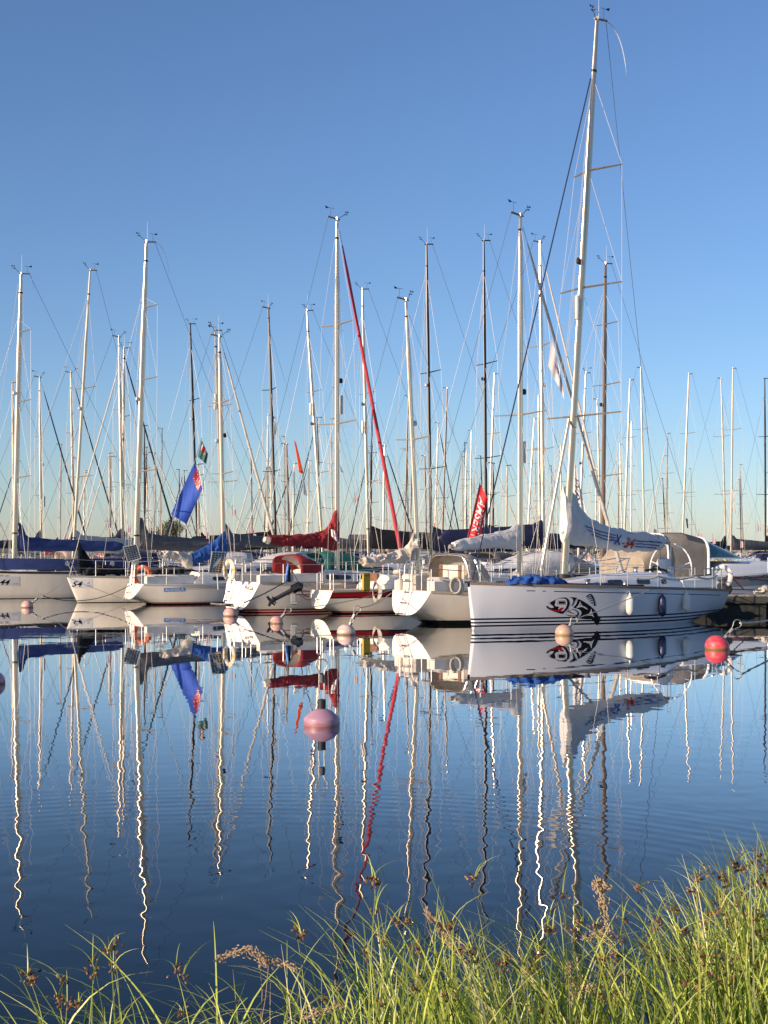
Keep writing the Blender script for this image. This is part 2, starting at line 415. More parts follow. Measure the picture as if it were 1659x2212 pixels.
    MB().tube(fpts, .006 if fore_r > .02 else fore_r, 5, cap=False).build('forestay', M['dwire'] if fore_r > .02 else M[fore_m], boat)
    if back:
        MB().tube(sag(Vector((back_x, 0, H.sheer(0))), top + Vector((-.33, 0, .04)), .05, 8), wr, 4, cap=False).build('backstay', M['dwire'], boat)
    if det > 0:     # halyards beside the mast
        mb = MB()
        for dx, dy in ((.16, .05), (-.1, -.1), (.2, -.06), (.9, .35), (-.5, -.3)):
            mb.tube(sag(base + Vector((dx * 2, dy * 3, .1)), base + dirv * ht * random.uniform(.8, .98) + Vector((dx * .2, dy * .4, 0)), .0, 3), .0055, 4, cap=False)
        mb.build('halyards', M['rope'], boat)
    return mo
def boom_cover(boat, a, b, prof, m, w=.13, name='sail_cover', boom=True, wr=.03, seed=0, bm='alu', n=26):
    """a mast end, b aft end of the boom (boat coordinates); prof rows (t, below, above, halfwidth)"""
    a, b = Vector(a), Vector(b)
    par = boat
    if boom:
        par = MB().tube([a + Vector((0, 0, -.02)), b + (b - a).normalized() * .12], .06, 8, oval=1.0).build('boom', M[bm], boat)
    rows = []; d = (b - a).normalized(); sd_ = Vector((-d.y, d.x, 0)).normalized()
    def lerp(t):
        for p, q in zip(prof, prof[1:]):
            if t <= q[0]:
                k = (t - p[0]) / max(1e-6, q[0] - p[0]); k = k * k * (3 - 2 * k) * .5 + k * .5
                return [p[i] + (q[i] - p[i]) * k for i in (1, 2, 3)]
        return prof[-1][1:]
    K = 18
    for i in range(n + 1):
        t = i / n; c = a.lerp(b, t); lo, up, hw = lerp(t); zc = (up - lo) / 2; hh = (up + lo) / 2
        row = []
        for k in range(K):
            an = 2 * math.pi * k / K; nz = noise.noise(Vector((t * 9 + seed, math.cos(an) * 1.6, math.sin(an) * 1.6 + seed * 3))) + .7 * noise.noise(Vector((t * 24 + seed + math.sin(an) * 4, math.cos(an) * 2.5, seed))) + .45 * noise.noise(Vector((t * 48 - math.sin(an) * 6, math.cos(an) * 3, seed + 5)))
            ca, sa = math.cos(an), math.sin(an)
            wd_ = hw * (1 - .45 * max(0, sa) * (hh > .2)) * (abs(ca) ** .8 * (1 if ca > 0 else -1)) + ca * nz * wr
            row.append(c + sd_ * wd_ + Vector((0, 0, zc + hh * sa + nz * wr * .8)) + d * nz * wr * .4)
        rows.append(row)
    mb = MB(); mb.grid(rows, True); mb.poly(rows[0][::-1]); mb.poly(rows[-1])
    o = mb.build(name, m if not isinstance(m, str) else M[m], par)
    return o
STD = [(0, .12, .42, .11), (.06, .14, .40, .15), (.2, .15, .27, .15), (.5, .15, .20, .14), (.9, .13, .15, .12), (1, .08, .1, .08)]
def sprayhood(boat, H, x0, x1, w, h, m, win=True, n=12, arch=None):
    """canvas hood open aft at x0, sloping down to x1"""
    par = empty_part = None
    rows = []
    zb = H.at(x0)[0]
    for i in range(9):
        t = i / 8; x = x0 + (x1 - x0) * t; hh = h * math.cos(math.pi / 2 * max(0, (t - .25) / .75)) ** .7 + .02; hh = hh if t > 0 else h * .98
        ww = w * (1 - .12 * t)
        rows.append([Vector((x - .22 * math.sin(math.pi * k / n) * (1 - t) * .3, ww / 2 * math.copysign(abs(math.cos(math.pi * k / n)) ** .45, math.cos(math.pi * k / n)), zb + .18 + hh * (math.sin(math.pi * k / n)) ** .6 if k not in (0, n) else zb + .12)) for k in range(n + 1)])
    o = MB().grid(rows).build('sprayhood', M[m], boat)
    so = o.modifiers.new('thick', 'SOLIDIFY'); so.thickness = .012
    if win:
        for a, b in ((3, 6), (6, 9)):
            mb = MB(); rr = []
            for i in (2.2, 3.5, 4.8, 6.2, 7.0):
                i0 = int(i); f = i - i0
                rr.append([rows[i0][k].lerp(rows[i0 + 1][k], f) + Vector((.012, 0, .016)) for k in (range(a, b + 1) if n == 12 else range(n // 3, 2 * n // 3))])
            mb.grid(rr).grid([[p - Vector((.03, 0, .04)) for p in r_] for r_ in rr]).build('hood_window', M['clear'], o)
    return o

# ------------------------------------------------------------ decals thrown on real surfaces
def bvh_of(o):
    m = mw(o); vs = [m @ v.co for v in o.data.vertices]
    return BVHTree.FromPolygons(vs, [tuple(p.vertices) for p in o.data.polygons])
def tri_split(tris, lim):
    out = []
    st = list(tris)
    while st:
        a, b, c = st.pop()
        e = [((a[0] - b[0]) ** 2 + (a[1] - b[1]) ** 2, 0), ((b[0] - c[0]) ** 2 + (b[1] - c[1]) ** 2, 1), ((c[0] - a[0]) ** 2 + (c[1] - a[1]) ** 2, 2)]
        mxe = max(e)
        if mxe[0] <= lim * lim: out.append((a, b, c)); continue
        k = mxe[1]
        if k == 1: a, b, c = b, c, a
        elif k == 2: a, b, c = c, a, b
        mm = ((a[0] + b[0]) / 2, (a[1] + b[1]) / 2)
        st += [(a, mm, c), (mm, b, c)]
    return out
def decal(name, parent, bv, tris, m, off=.005, lim=7):
    """triangles in photo pixels (1659 wide) laid on the surface they fall on"""
    mb = MB(); inv = mw(parent).inverted(); o0 = Vector((0, 0, EYE)); idx = {}
    for tr in tri_split(tris, lim):
        q = []
        for p in tr:
            key = (round(p[0], 3), round(p[1], 3))
            if key not in idx:
                h, nrm, _, _ = bv.ray_cast(o0, ray(*p))
                if h is None: idx[key] = None
                else:
                    if nrm.dot(ray(*p)) > 0: nrm = -nrm
                    idx[key] = len(mb.v); mb.v.append(tuple(inv @ (h + nrm * off)))
            q.append(idx[key])
        if None in q: continue
        mb.f.append(tuple(q)); mb.mi.append(0)
    if not mb.f: print('decal missed', name); return None
    return mb.build(name, m, parent, smooth=False)
def poly_tris(pts):
    return [tuple(tuple(pts[i]) for i in t) for t in tessellate_polygon([[Vector((x, y, 0)) for x, y in pts]])]
def text_tris(body, quad, shear=0, bold=0, res=3):
    """quad = photo pixels of the top-left, top-right, bottom-right, bottom-left of the lettering"""
    cu = bpy.data.curves.new('t', 'FONT'); cu.body = body; cu.shear = shear; cu.offset = bold; cu.resolution_u = res
    ob = bpy.data.objects.new('t', cu); COL.objects.link(ob)
    bpy.context.view_layer.update()
    me = bpy.data.meshes.new_from_object(ob); vs = [v.co for v in me.vertices]
    x0, x1 = min(v.x for v in vs), max(v.x for v in vs); y0, y1 = min(v.y for v in vs), max(v.y for v in vs)
    a, b, c, d = [Vector((*q, 0)) for q in quad]; out = []
    def mp(v):
        s, t = (v.x - x0) / (x1 - x0), 1 - (v.y - y0) / (y1 - y0)
        p = a.lerp(b, s).lerp(d.lerp(c, s), t); return (p.x, p.y)
    me.calc_loop_triangles()
    for t in me.loop_triangles: out.append(tuple(mp(vs[i]) for i in t.vertices))
    bpy.data.objects.remove(ob); bpy.data.meshes.remove(me)
    return out
def text_flat(body, mtx, m, name, parent, shear=0, bold=0):
    """lettering in the unit square mapped by mtx(s,t)->Vector"""
    cu = bpy.data.curves.new('t', 'FONT'); cu.body = body; cu.shear = shear; cu.offset = bold; cu.resolution_u = 3
    ob = bpy.data.objects.new('t', cu); COL.objects.link(ob); bpy.context.view_layer.update()
    me = bpy.data.meshes.new_from_object(ob); vs = [v.co for v in me.vertices]
    x0, x1 = min(v.x for v in vs), max(v.x for v in vs); y0, y1 = min(v.y for v in vs), max(v.y for v in vs)
    mb = MB(); mb.v = [tuple(mtx((v.x - x0) / (x1 - x0), (v.y - y0) / (y1 - y0))) for v in vs]
    mb.f = [tuple(p.vertices) for p in me.polygons]; mb.mi = [0] * len(mb.f)
    bpy.data.objects.remove(ob); bpy.data.meshes.remove(me)
    return mb.build(name, m, parent, smooth=False)

# ============================================================ SETTING
def water():
    m, n, l, b = newmat('still_water')
    b.inputs['Base Color'].default_value = (.006, .016, .028, 1); b.inputs['Roughness'].default_value = .012
    b.inputs['IOR'].default_value = 1.34; b.inputs['Specular IOR Level'].default_value = 0; b.inputs['Roughness'].default_value = .6
    g = n.new('ShaderNodeNewGeometry')
    def noise_(scale, detail, sc3, dist=0):
        mp = n.new('ShaderNodeMapping'); mp.inputs['Scale'].default_value = sc3; l.new(g.outputs['Position'], mp.inputs[0])
        z = n.new('ShaderNodeTexNoise'); z.inputs['Scale'].default_value = scale; z.inputs['Detail'].default_value = detail
        z.inputs['Distortion'].default_value = dist; l.new(mp.outputs[0], z.inputs['Vector']); return z.outputs[0]
    def math_(op, a, c):
        k = n.new('ShaderNodeMath'); k.operation = op
        for i, v in enumerate((a, c)):
            if isinstance(v, (int, float)): k.inputs[i].default_value = v
            else: l.new(v, k.inputs[i])
        return k.outputs[0]
    fine = noise_(2.6, 1.5, (1, .8, 1), .3)
    mid = noise_(.45, 2, (.8, 1, 1))
    patch = noise_(.10, 2, (.7, 1, 1))
    pr = n.new('ShaderNodeMapRange'); pr.inputs[1].default_value = .38; pr.inputs[2].default_value = .62
    pr.inputs[3].default_value = .45; pr.inputs[4].default_value = 1.25; l.new(patch, pr.inputs[0])
    # the ripples die out with distance from the bank
    sp = n.new('ShaderNodeSeparateXYZ'); l.new(g.outputs['Position'], sp.inputs[0])
    dm = n.new('ShaderNodeMapRange'); dm.inputs[1].default_value = 6; dm.inputs[2].default_value = 20
    dm.inputs[3].default_value = 1.6; dm.inputs[4].default_value = .5; l.new(sp.outputs[1], dm.inputs[0])
    h = math_('MULTIPLY', math_('MULTIPLY', fine, pr.outputs[0]), dm.outputs[0])
    h = math_('ADD', h, math_('MULTIPLY', mid, 1.3))
    bre = noise_(11, 2, (.35, 1, 1)); pm = n.new('ShaderNodeMapRange'); pm.interpolation_type = 'SMOOTHSTEP'; pm.inputs[1].default_value = .60; pm.inputs[2].default_value = .70; l.new(noise_(.22, 3, (.35, 1, 1), .4), pm.inputs[0])
    h = math_('ADD', h, math_('MULTIPLY', math_('MULTIPLY', bre, .9), pm.outputs[0]))
    nf = n.new('ShaderNodeMapRange'); nf.inputs[1].default_value = 7; nf.inputs[2].default_value = 17; nf.inputs[3].default_value = 1.3; nf.inputs[4].default_value = .08; l.new(sp.outputs[1], nf.inputs[0])
    h = math_('ADD', h, math_('MULTIPLY', noise_(5.2, .5, (1, .75, 1), .2), nf.outputs[0]))
    # rings spreading from the bank
    mp = n.new('ShaderNodeMapping'); mp.inputs['Location'].default_value = (.9, -6.2, 0); l.new(g.outputs['Position'], mp.inputs[0])
    le = n.new('ShaderNodeVectorMath'); le.operation = 'LENGTH'; l.new(mp.outputs[0], le.inputs[0]); r = le.outputs['Value']
    s = math_('SINE', math_('MULTIPLY', r, 2 * math.pi / .17), 0)
    w1 = n.new('ShaderNodeMapRange'); w1.interpolation_type = 'SMOOTHSTEP'; w1.inputs[1].default_value = 2.9; w1.inputs[2].default_value = 4.2; l.new(r, w1.inputs[0])
    w2 = n.new('ShaderNodeMapRange'); w2.interpolation_type = 'SMOOTHSTEP'; w2.inputs[1].default_value = 5.4; w2.inputs[2].default_value = 4.4; l.new(r, w2.inputs[0])
    h = math_('ADD', h, math_('MULTIPLY', math_('MULTIPLY', s, .16), math_('MULTIPLY', w1.outputs[0], w2.outputs[0])))
    bp = n.new('ShaderNodeBump'); bp.inputs['Strength'].default_value = 1; bp.inputs['Distance'].default_value = .0013
    l.new(h, bp.inputs['Height'])
    fr = n.new('ShaderNodeFresnel'); fr.inputs['IOR'].default_value = 1.33; l.new(bp.outputs[0], fr.inputs['Normal'])
    fc = n.new('ShaderNodeFloatCurve'); cv = fc.mapping.curves[0]; cv.points[0].location = (0, 0); cv.points[1].location = (1, 1)
    for x, y in ((.13, .085), (.18, .14), (.28, .29), (.42, .60), (.6, .87), (.8, .95)): cv.points.new(x, y)
    fc.mapping.update(); l.new(fr.outputs[0], fc.inputs['Value'])
    gl = n.new('ShaderNodeBsdfGlossy'); gl.inputs['Roughness'].default_value = .008; gl.inputs['Color'].default_value = (1, 1, 1, 1); l.new(bp.outputs[0], gl.inputs['Normal'])
    mx = n.new('ShaderNodeMixShader'); l.new(fc.outputs[0], mx.inputs[0]); l.new(b.outputs[0], mx.inputs[1]); l.new(gl.outputs[0], mx.inputs[2]); l.new(mx.outputs[0], n['Material Output'].inputs[0])
    mb = MB(); mb.poly([(-900, -30, 0), (900, -30, 0), (900, 1500, 0), (-900, 1500, 0)])
    tag(mb.build('water', m, smooth=False), kind='structure', label='calm blue harbour water mirroring the masts')
water()

def ground():
    m = mat('bank_soil', (.05, .045, .03), .95, 0, .35, 3, .02, 30)
    mb = MB(); rows = []
    for i in range(40):
        y = 5.15 - i * .9 if i else 5.15
        z = [-.35, -.02, .12, .22, .3][i] if i < 5 else .35
        rows.append([Vector((x, (y + .25 * noise.noise(Vector((x * .6, 3, 0))) + (.9 * ss(.4, 2.2, x) * .25 if i < 4 else 0)), z + .05 * noise.noise(Vector((x, y, 0))))) for x in [k * .5 - 30 for k in range(121)]])
    mb.grid(rows); tag(mb.build('ground', m), kind='structure')
ground()

def far_land():
    m = mat('far_meadow', (.13, .14, .06), .95, 0, .25, .05)
    mb = MB(); rows = []
    for i in range(6):
        rows.append([Vector((x, 330 + i * 60 + 8 * noise.noise(Vector((x * .01, 0, 0))), [-.5, 1.2, 2.6, 3.4, 3.8, 4.0][i] + .7 * noise.noise(Vector((x * .02, i, 0))))) for x in [k * 12 - 420 for k in range(71)]])
    mb.grid(rows, flip=True); tag(mb.build('terrain', m), kind='structure')
far_land()

def crown_tree(name, label, px, Y, zb, zt, w, col=(.12, .15, .05), n=1800, seed=1, blobs=7):
    rnd = random.Random(seed); root = empty(name, (P(px, 0, Y).x, Y, zb), 0, label, 'tree')
    mb = MB(); hh = zt - zb
    mb.tube([(0, 0, -1), (.1, 0, hh * .3), (0, 0, hh * .65)], [.22, .16, .06], 8)
    cs = []
    for k in range(blobs):
        a = rnd.uniform(0, 6.28); r = w * .5 * rnd.uniform(.15, .72); z = hh * rnd.uniform(.38, .86)
        c = Vector((r * math.cos(a), r * math.sin(a), z)); cs.append((c, w * rnd.uniform(.13, .24)))
        mb.tube([(0, 0, hh * .25), c * .5 + Vector((0, 0, hh * .15)), c], [.09, .06, .03], 5)
    mb.build('trunk', mat('tree_bark', (.10, .07, .05), .9), root)
    mf, nn, ll, bb = newmat('tree_leaves'); bb.inputs['Roughness'].default_value = .7
    oi = nn.new('ShaderNodeTexNoise'); oi.inputs['Scale'].default_value = .9
    tc = nn.new('ShaderNodeTexCoord'); ll.new(tc.outputs['Object'], oi.inputs['Vector'])
    cr = nn.new('ShaderNodeValToRGB'); cr.color_ramp.elements[0].color = (col[0] * .6, col[1] * .6, col[2] * .6, 1); cr.color_ramp.elements[1].color = (col[0] * 1.5, col[1] * 1.4, col[2] * 1.3, 1)
    cr.color_ramp.elements[0].position = .35; cr.color_ramp.elements[1].position = .65
    ll.new(oi.outputs[0], cr.inputs[0]); ll.new(cr.outputs[0], bb.inputs['Base Color'])
    mb = MB()
    for _ in range(n):
        c, r = rnd.choice(cs); v = Vector((rnd.gauss(0, 1), rnd.gauss(0, 1), rnd.gauss(0, .7))).normalized() * r * rnd.uniform(.55, 1.1)
        p = c + v; s = rnd.uniform(.10, .24); a = Vector((rnd.uniform(-1, 1), rnd.uniform(-1, 1), rnd.uniform(-1, 1))).normalized(); b = a.orthogonal().normalized()
        mb.poly([p + a * s, p + b * s * .6, p - a * s, p - b * s * .6])
    mb.build('crown', mf, root, smooth=False)
crown_tree('leafy_tree', 'round leafy tree standing alone on the far shore behind the blue flag', 373, 330, 2.6, 9.4, 8.0, n=2600, seed=3, blobs=12)
crown_tree('low_bush', 'dark low bush on the far shore left of the leafy tree', 332, 345, 2.8, 7.0, 7.0, (.035, .05, .03), 1500, 5, 8)
for i, (px, w) in enumerate(((664, 9), (815, 14), (872, 8))):
    r_ = empty('boat_shed', (P(px, 0, 352).x, 352, 3.0), .1, ['small pale shed on the far shore left of the red sail cover', 'long pale shed on the far shore behind the black sail covers', 'small pale shed on the far shore right of the long shed'][i], 'shed')
    MB().box((0, 0, .9), (w, 6, 1.8)).build('wall', M['cream'], r_, smooth=False)
    MB().poly([(-w / 2 - .2, -3.2, 1.8), (w / 2 + .2, -3.2, 1.8), (w / 2 + .2, 0, 2.9), (-w / 2 - .2, 0, 2.9)]).poly([(-w / 2 - .2, 3.2, 1.8), (-w / 2 - .2, 0, 2.9), (w / 2 + .2, 0, 2.9), (w / 2 + .2, 3.2, 1.8)]).build('roof', M['grcan'], r_, smooth=False)

def breakwater():
    rnd = random.Random(4); mb = MB(); m = mat('breakwater_stone', (.22, .20, .18), .9, 0, .35, 1.5)
    for _ in range(1500):
        px = rnd.uniform(1470, 1760); Y = rnd.uniform(228, 244); c = P(px, 0, Y)
        top = 2.6 * ss(1465, 1520, px) * (1 - abs(Y - 237) / 9); z = rnd.uniform(-.2, max(.1, top)); s = rnd.uniform(.3, .75)
        q = [Vector((c.x, Y, z)) + Vector((a * s * rnd.uniform(.7, 1.2), b * s * rnd.uniform(.7, 1.2), d * s * rnd.uniform(.5, .9))) for d in (-1, 1) for a, b in ((-1, -1), (1, -1), (1, 1), (-1, 1))]
        b0 = len(mb.v); mb.v += [tuple(p) for p in q]
        for f in ((3, 2, 1, 0), (4, 5, 6, 7), (0, 1, 5, 4), (1, 2, 6, 5), (2, 3, 7, 6), (3, 0, 4, 7)): mb.f.append(tuple(b0 + i for i in f)); mb.mi.append(0)
    tag(mb.build('stones', m, smooth=False), 'grey stone breakwater beyond the boats at the far right', 'stones', kind='stuff')
breakwater()

# dock: a concrete pontoon beyond the sterns, and the arm on which the tall yacht is tied
def dock(loc, ln, wd_, rz, label, ztop=.60):
    r = empty('floating_dock', loc, rz, label, 'dock', 'floating docks of the marina')
    mb = MB(); k = 0
    x = .15
    while x < ln - 1:
        w = min(2.6, ln - x - .1); mb.box((x + w / 2, 0, .05), (w, wd_ - .25, .62), bev=.03); x += w + .45
    mb.build('pontoon_float', M['conc'], r)
    MB().box((ln / 2, wd_ / 2 - .04, ztop - .14), (ln, .09, .2), bev=.01).box((ln / 2, -wd_ / 2 + .04, ztop - .14), (ln, .09, .2), bev=.01).box((.04, 0, ztop - .14), (.08, wd_ - .2, .2)).box((ln - .04, 0, ztop - .14), (.08, wd_ - .2, .2)).build('edge_beam', M['timber'], r, smooth=False)
    mb = MB(); n = int(ln / .15)
    for i in range(n): mb.box((.075 + i * .15, 0, ztop - .018 + .003 * (i % 2)), (.138, wd_, .036))
    mb.build('deck_planks', M['plank'], r, smooth=False)
    return r
dk = dock((8.3, 41.15, 0), 10.2, 2.4, R(-3), 'weathered dock arm behind the stern of the tall white yacht')
dock((9.6, 41.6, 0), 60, 2.4, R(133), 'long dock running back behind the front row of boats')
for i, Y in enumerate((92, 128)): dock((-60, Y, 0), 130, 2.4, 0, ['dock of the second marina row behind the dark masts', 'dock of the farthest marina row'][i])

# ============================================================ FRONT ROW
# --- tall white yacht with the fish
A34 = R(40); bow = Vector((1.97, 32.5, 0)); L34 = 8.87
yacht = empty('racing_yacht', bow + Vector((math.cos(A34), math.sin(A34), 0)) * L34, A34 + math.pi, 'tall white yacht with a black and red fish on its bow', 'sailboat')
BS = (.006, .008, .035)
hm = hull_mat('yacht_hull_paint', (.62, .65, .69), [(.250, .290, BS), (.168, .206, BS), (.088, .128, BS)], [(.150, .170, BS, .6, 7.0), (.150, .170, BS, 7.2, 7.28), (.150, .170, BS, 7.45, 7.65)], .18, .02, .1)
H34 = Hull(L=L34, B=3.0, fs=.83, fm=.97, fb=1.13, k0=.16, kx=.2, r=.016, tb=.62, tr=.22, D=.5, em=.13, es=.28, eb=.62, bp=2.2, tm=.45)
hull34 = H34.build(yacht, hm, M['deck'], M['teak'], NS=60, NQ=22)
cb = cabin(yacht, H34, 1.9, 6.65, 1.7, 1.1, .40, .16, M['white'], [(.49, .60, .30, .66), (.28, .38, .32, .66), (.15, .19, .34, .64)], front=2.2, back=.5)
# cockpit: coamings, seats, pedestal, wheel
for sdn in (1, -1): MB().box((1.25, sdn * .72, 1.0), (1.5, .2, .30), bev=.05).build('cockpit_coaming', M['white'], yacht)
MB().lathe((1.72, 0, .8), [(.2, 0), (.15, .1), (.14, .3), (.17, .5), (.19, .75), (.15, .85), (.06, .89), (0, .9)], 20).box((1.62, .05, 1.3), (.2, .34, .5), bev=.08).build('pedestal_cover', M['wcan'], yacht)
mb = MB(); wc = Vector((1.42, 0, 1.36)); ring = [wc + Vector((0, .70 * math.cos(a), .70 * math.sin(a))) for a in [2 * math.pi * k / 40 for k in range(41)]]
mb.tube(ring, .019, 8, cap=False)
for k in range(5):
    a = k * 2 * math.pi / 5 + .3; mb.tube([wc, wc + Vector((0, .69 * math.cos(a), .69 * math.sin(a)))], .012, 6)
mb.lathe(wc, [(0, -.05), (.06, -.04), (.06, .04), (0, .05)], 12, ax=(1, 0, 0)); mb.build('steering_wheel', M['white'], yacht)
for sdn in (1, -1):
    for x in (2.2, 4.4, 5.8): MB().lathe((x, sdn * (.55 if x < 4 else .95), H34.at(x)[0] + (.38 if x < 4 else 0)), [(.09, 0), (.06, .04), (.06, .11), (.09, .15), (.05, .16), (0, .16)], 12).build('winch', M['steel'], yacht)
MB().box((5.1, -.1, 1.28), (.5, .5, .05), bev=.02).build('deck_hatch', M['glass'], yacht); MB().box((7.5, 0, 1.12), (.5, .5, .05), bev=.02).build('deck_hatch', M['glass'], yacht)
ps = stanchions(yacht, H34, [.9, 2.11, 3.8, 5.75, 7.3], .54)
mbase = Vector((L34 - 3.28, 0, 1.18)); mtop = to_local(yacht, P(1289, 42, 34.55)); mtop.y = to_local(yacht, P(1290, 40, 34.6)).y
Tg = P(1290, 42, 34.6); Tl = to_local(yacht, Tg)
mast34 = rig(yacht, H34, mbase, Tl, 'alu', .112, .082, (.29, .52, .73), 1.22, fore_top=.893, fore_m='navy', fore_r=.017, back_x=1.7, flick=1, whip=1, sweep=.35, wr=.0075)
MB().tube([mbase, mbase + (Tl - mbase) * .008], .15, 12, oval=1.2).build('mast_collar', M['rubber'], yacht)
bA = mbase + Vector((.06, 0, 1.18)); bB = mbase + Vector((-3.95, 0, .92))
cov34 = boom_cover(yacht, bA, bB, [(0, .30, 1.08, .13), (.02, .31, 1.12, .17), (.05, .31, 1.12, .19), (.09, .31, .98, .20), (.16, .30, .62, .19), (.26, .30, .36, .18), (.45, .33, .24, .17), (.75, .32, .20, .16), (.92, .24, .18, .12), (1, .10, .12, .07)], 'wcan', wr=.075, seed=3, n=80)
MB().tube([mbase + Vector((-.12, 0, .08)), bA.lerp(bB, .33) - Vector((0, 0, .1))], .035, 8).build('boom_vang', M['alu'], yacht)
p0 = to_local(yacht, P(1229, 905, 34.0)); MB().tube([to_local(yacht, P(1169, 1232, 33.6)), p0], .042, 10).tube([p0, mbase.lerp(Tl, .27)], .03, 6).build('spinnaker_pole', M['alu2'], yacht)
MB().tube([(L34 - .2, .03, 1.16), (L34 + .15, 0, 1.14)], .03, 6).build('bow_roller', M['steel'], yacht)
# hanging on the pushpit
def horseshoe(name, label, c, rz, s, m, band=None, group=None):
    r = empty(name, c, rz, label, 'lifebuoy', group); pts = [Vector((0, .62 * s * math.sin(a), .72 * s * math.cos(a))) for a in [(-2.55 + 5.1 * k / 24) for k in range(25)]]
    MB().tube(pts, [.19 * s] * 25, 10, oval=.75).build('foam_ring', m, r)
    for k in (5, 12, 19): MB().tube([pts[k] + (pts[k + 1] - pts[k]) * -.3, pts[k] + (pts[k + 1] - pts[k]) * .6], .198 * s, 10, oval=.78).build('strap', band or M['paper'], r)
    return r
wpos = mw(yacht) @ Vector((.12, .72, 1.18)); horseshoe('lifebuoy', 'white covered horseshoe lifebuoy on the stern rail of the tall white yacht', wpos, A34 + math.pi + .3, .36, M['wcan'])
bv34 = bvh_of(hull34); bvc = bvh_of(cov34)

# fish artwork: pixels read from an enlargement of the bow
def fq(pts): return [((2080 + x / 5.184) / 1.7957, (2280 + y / 5.184) / 1.7957 + 0) for x, y in pts]
def smooth_poly(pts, it=1):
    for _ in range(it):
        out = []
        for i, p in enumerate(pts):
            q = pts[(i + 1) % len(pts)]; out += [(p[0] * .8 + q[0] * .2, p[1] * .8 + q[1] * .2), (p[0] * .2 + q[0] * .8, p[1] * .2 + q[1] * .8)]
        pts = out
    return pts
fish = [
 (0, 'ink', [(245,315),(262,296),(330,265),(400,232),(470,205),(560,190),(610,198),(650,235),(668,290),(668,330),(650,395),(610,450),(570,485),(530,525),(440,507),(330,470),(250,432),(215,405),(198,370),(212,360),(235,372),(265,398),(300,405),(352,402),(345,378),(310,345),(270,325)]),
 (0, 'ink', [(650,185),(740,188),(825,200),(790,238),(762,285),(745,335),(695,385),(735,300),(745,250),(715,205)]),
 (0, 'ink', [(835,222),(900,245),(985,295),(1090,370),(1165,440),(1215,510),(1245,590),(1258,650),(1245,700),(1215,715),(1190,690),(1150,655),(1105,628),(1000,632),(860,615),(815,605),(870,575),(905,530),(908,485),(880,445),(800,412),(735,398),(790,350),(820,290)]),
 (0, 'ink', [(685,422),(760,430),(820,455),(855,500),(852,545),(820,575),(770,583),(700,575),(620,553),(560,535),(640,545),(720,558),(790,558),(828,525),(820,485),(780,455),(730,440)]),
 (0, 'ink', [(992,180),(1040,138),(1092,114),(1132,150),(1160,215),(1180,280),(1192,350),(1180,365),(1142,358),(1165,335),(1158,290),(1135,230),(1110,180),(1088,142),(1045,160),(1012,190)]),
 (0, 'ink', [(1000,212),(1050,180),(1105,165),(1110,178),(1060,195)]), (0, 'ink', [(1015,240),(1075,212),(1130,200),(1136,214),(1080,228)]),
 (0, 'ink', [(1040,272),(1100,246),(1148,242),(1152,256),(1105,262)]), (0, 'ink', [(1062,295),(1120,282),(1165,284),(1166,296),(1120,298)]), (0, 'ink', [(1082,318),(1130,312),(1168,320),(1168,330),(1125,326)]),
 (0, 'ink', [(1108,625),(1258,610),(1300,585),(1280,625),(1262,700),(1215,760),(1190,720)]),
 (1, 'gap', [(412,232),(500,214),(580,220),(612,250),(620,310),(605,375),(575,425),(540,462),(500,470),(455,450),(440,425),(450,398),(475,380),(430,372),(385,368),(368,345),(382,305),(390,285),(375,268)]),
 (1, 'gap', [(878,255),(890,305),(925,360),(985,385),(1048,440),(1000,425),(930,385),(880,385),(825,402),(800,398),(845,350),(868,310)]),
 (1, 'gap', [(1105,410),(1118,490),(1140,545),(1168,600),(1120,560),(1060,555),(980,568),(930,560),(1000,545),(1062,515),(1090,470)]),
 (1, 'gap', [(262,300),(285,302),(282,318),(262,318)]),
 (2, 'inkred', [(238,412),(330,440),(425,450),(455,425),(480,402),(535,392),(552,405),(520,430),(500,462),(465,482),(390,485),(300,455)]),
 (2, 'inkred', [(655,412),(662,470),(700,495),(762,518),(700,515),(645,478),(585,505),(640,455)]),
 (2, 'inkred', [(425,255),(578,248),(580,338),(422,340)]), (2, 'inkred', [(868,352),(882,325),(900,352)]), (2, 'inkred', [(1078,535),(1095,512),(1105,535)]),
 (3, 'gap', [(433,263),(571,257),(572,330),(431,332)]), (4, 'ink', [(445,268),(566,268),(566,318),(445,318)]),
]
emb = tag(empty('t', (0, 0, 0)), None); bpy.data.objects.remove(emb)
for lay, mm, pts in fish:
    big = len(pts) > 8
    decal('fish_emblem', hull34, bv34, poly_tris(fq(smooth_poly(pts) if big else pts)), HULLW if mm == 'gap' else M[mm], .004 + .0025 * lay, 6)
# lettering and stripes of the sail cover
def c4(x, y): return ((2080 + x * .5419) / 1.7957, (1900 + y * .5419) / 1.7957)
def strip(pts, w, m, par, bv, nm):
    pts = [c4(*p) for p in pts]
    for a, b in zip(pts, pts[1:]):
        decal(nm, par, bv, poly_tris([(a[0], a[1] - w), (b[0], b[1] - w), (b[0], b[1] + w), (a[0], a[1] + w)]), M[m], .02, 4)
for y0, x0, y1 in ((258, 345, 325), (288, 368, 345), (318, 392, 365)): strip([(x0, y0), (x0 + 105, y0 + 38), (565, y1)], 1.15, 'inkblue', cov34, bvc, 'cover_stripe')
for x0, y0, x1, y1 in ((708, 365, 900, 380), (705, 385, 880, 398), (702, 405, 858, 415)): strip([(x0, y0), (x1, y1)], 1.15, 'inkblue', cov34, bvc, 'cover_stripe')
decal('cover_lettering', cov34, bvc, text_tris('X', [c4(560, 318), c4(612, 322), c4(608, 398), c4(548, 390)], .3, .02), M['inkblue'], .022, 4)
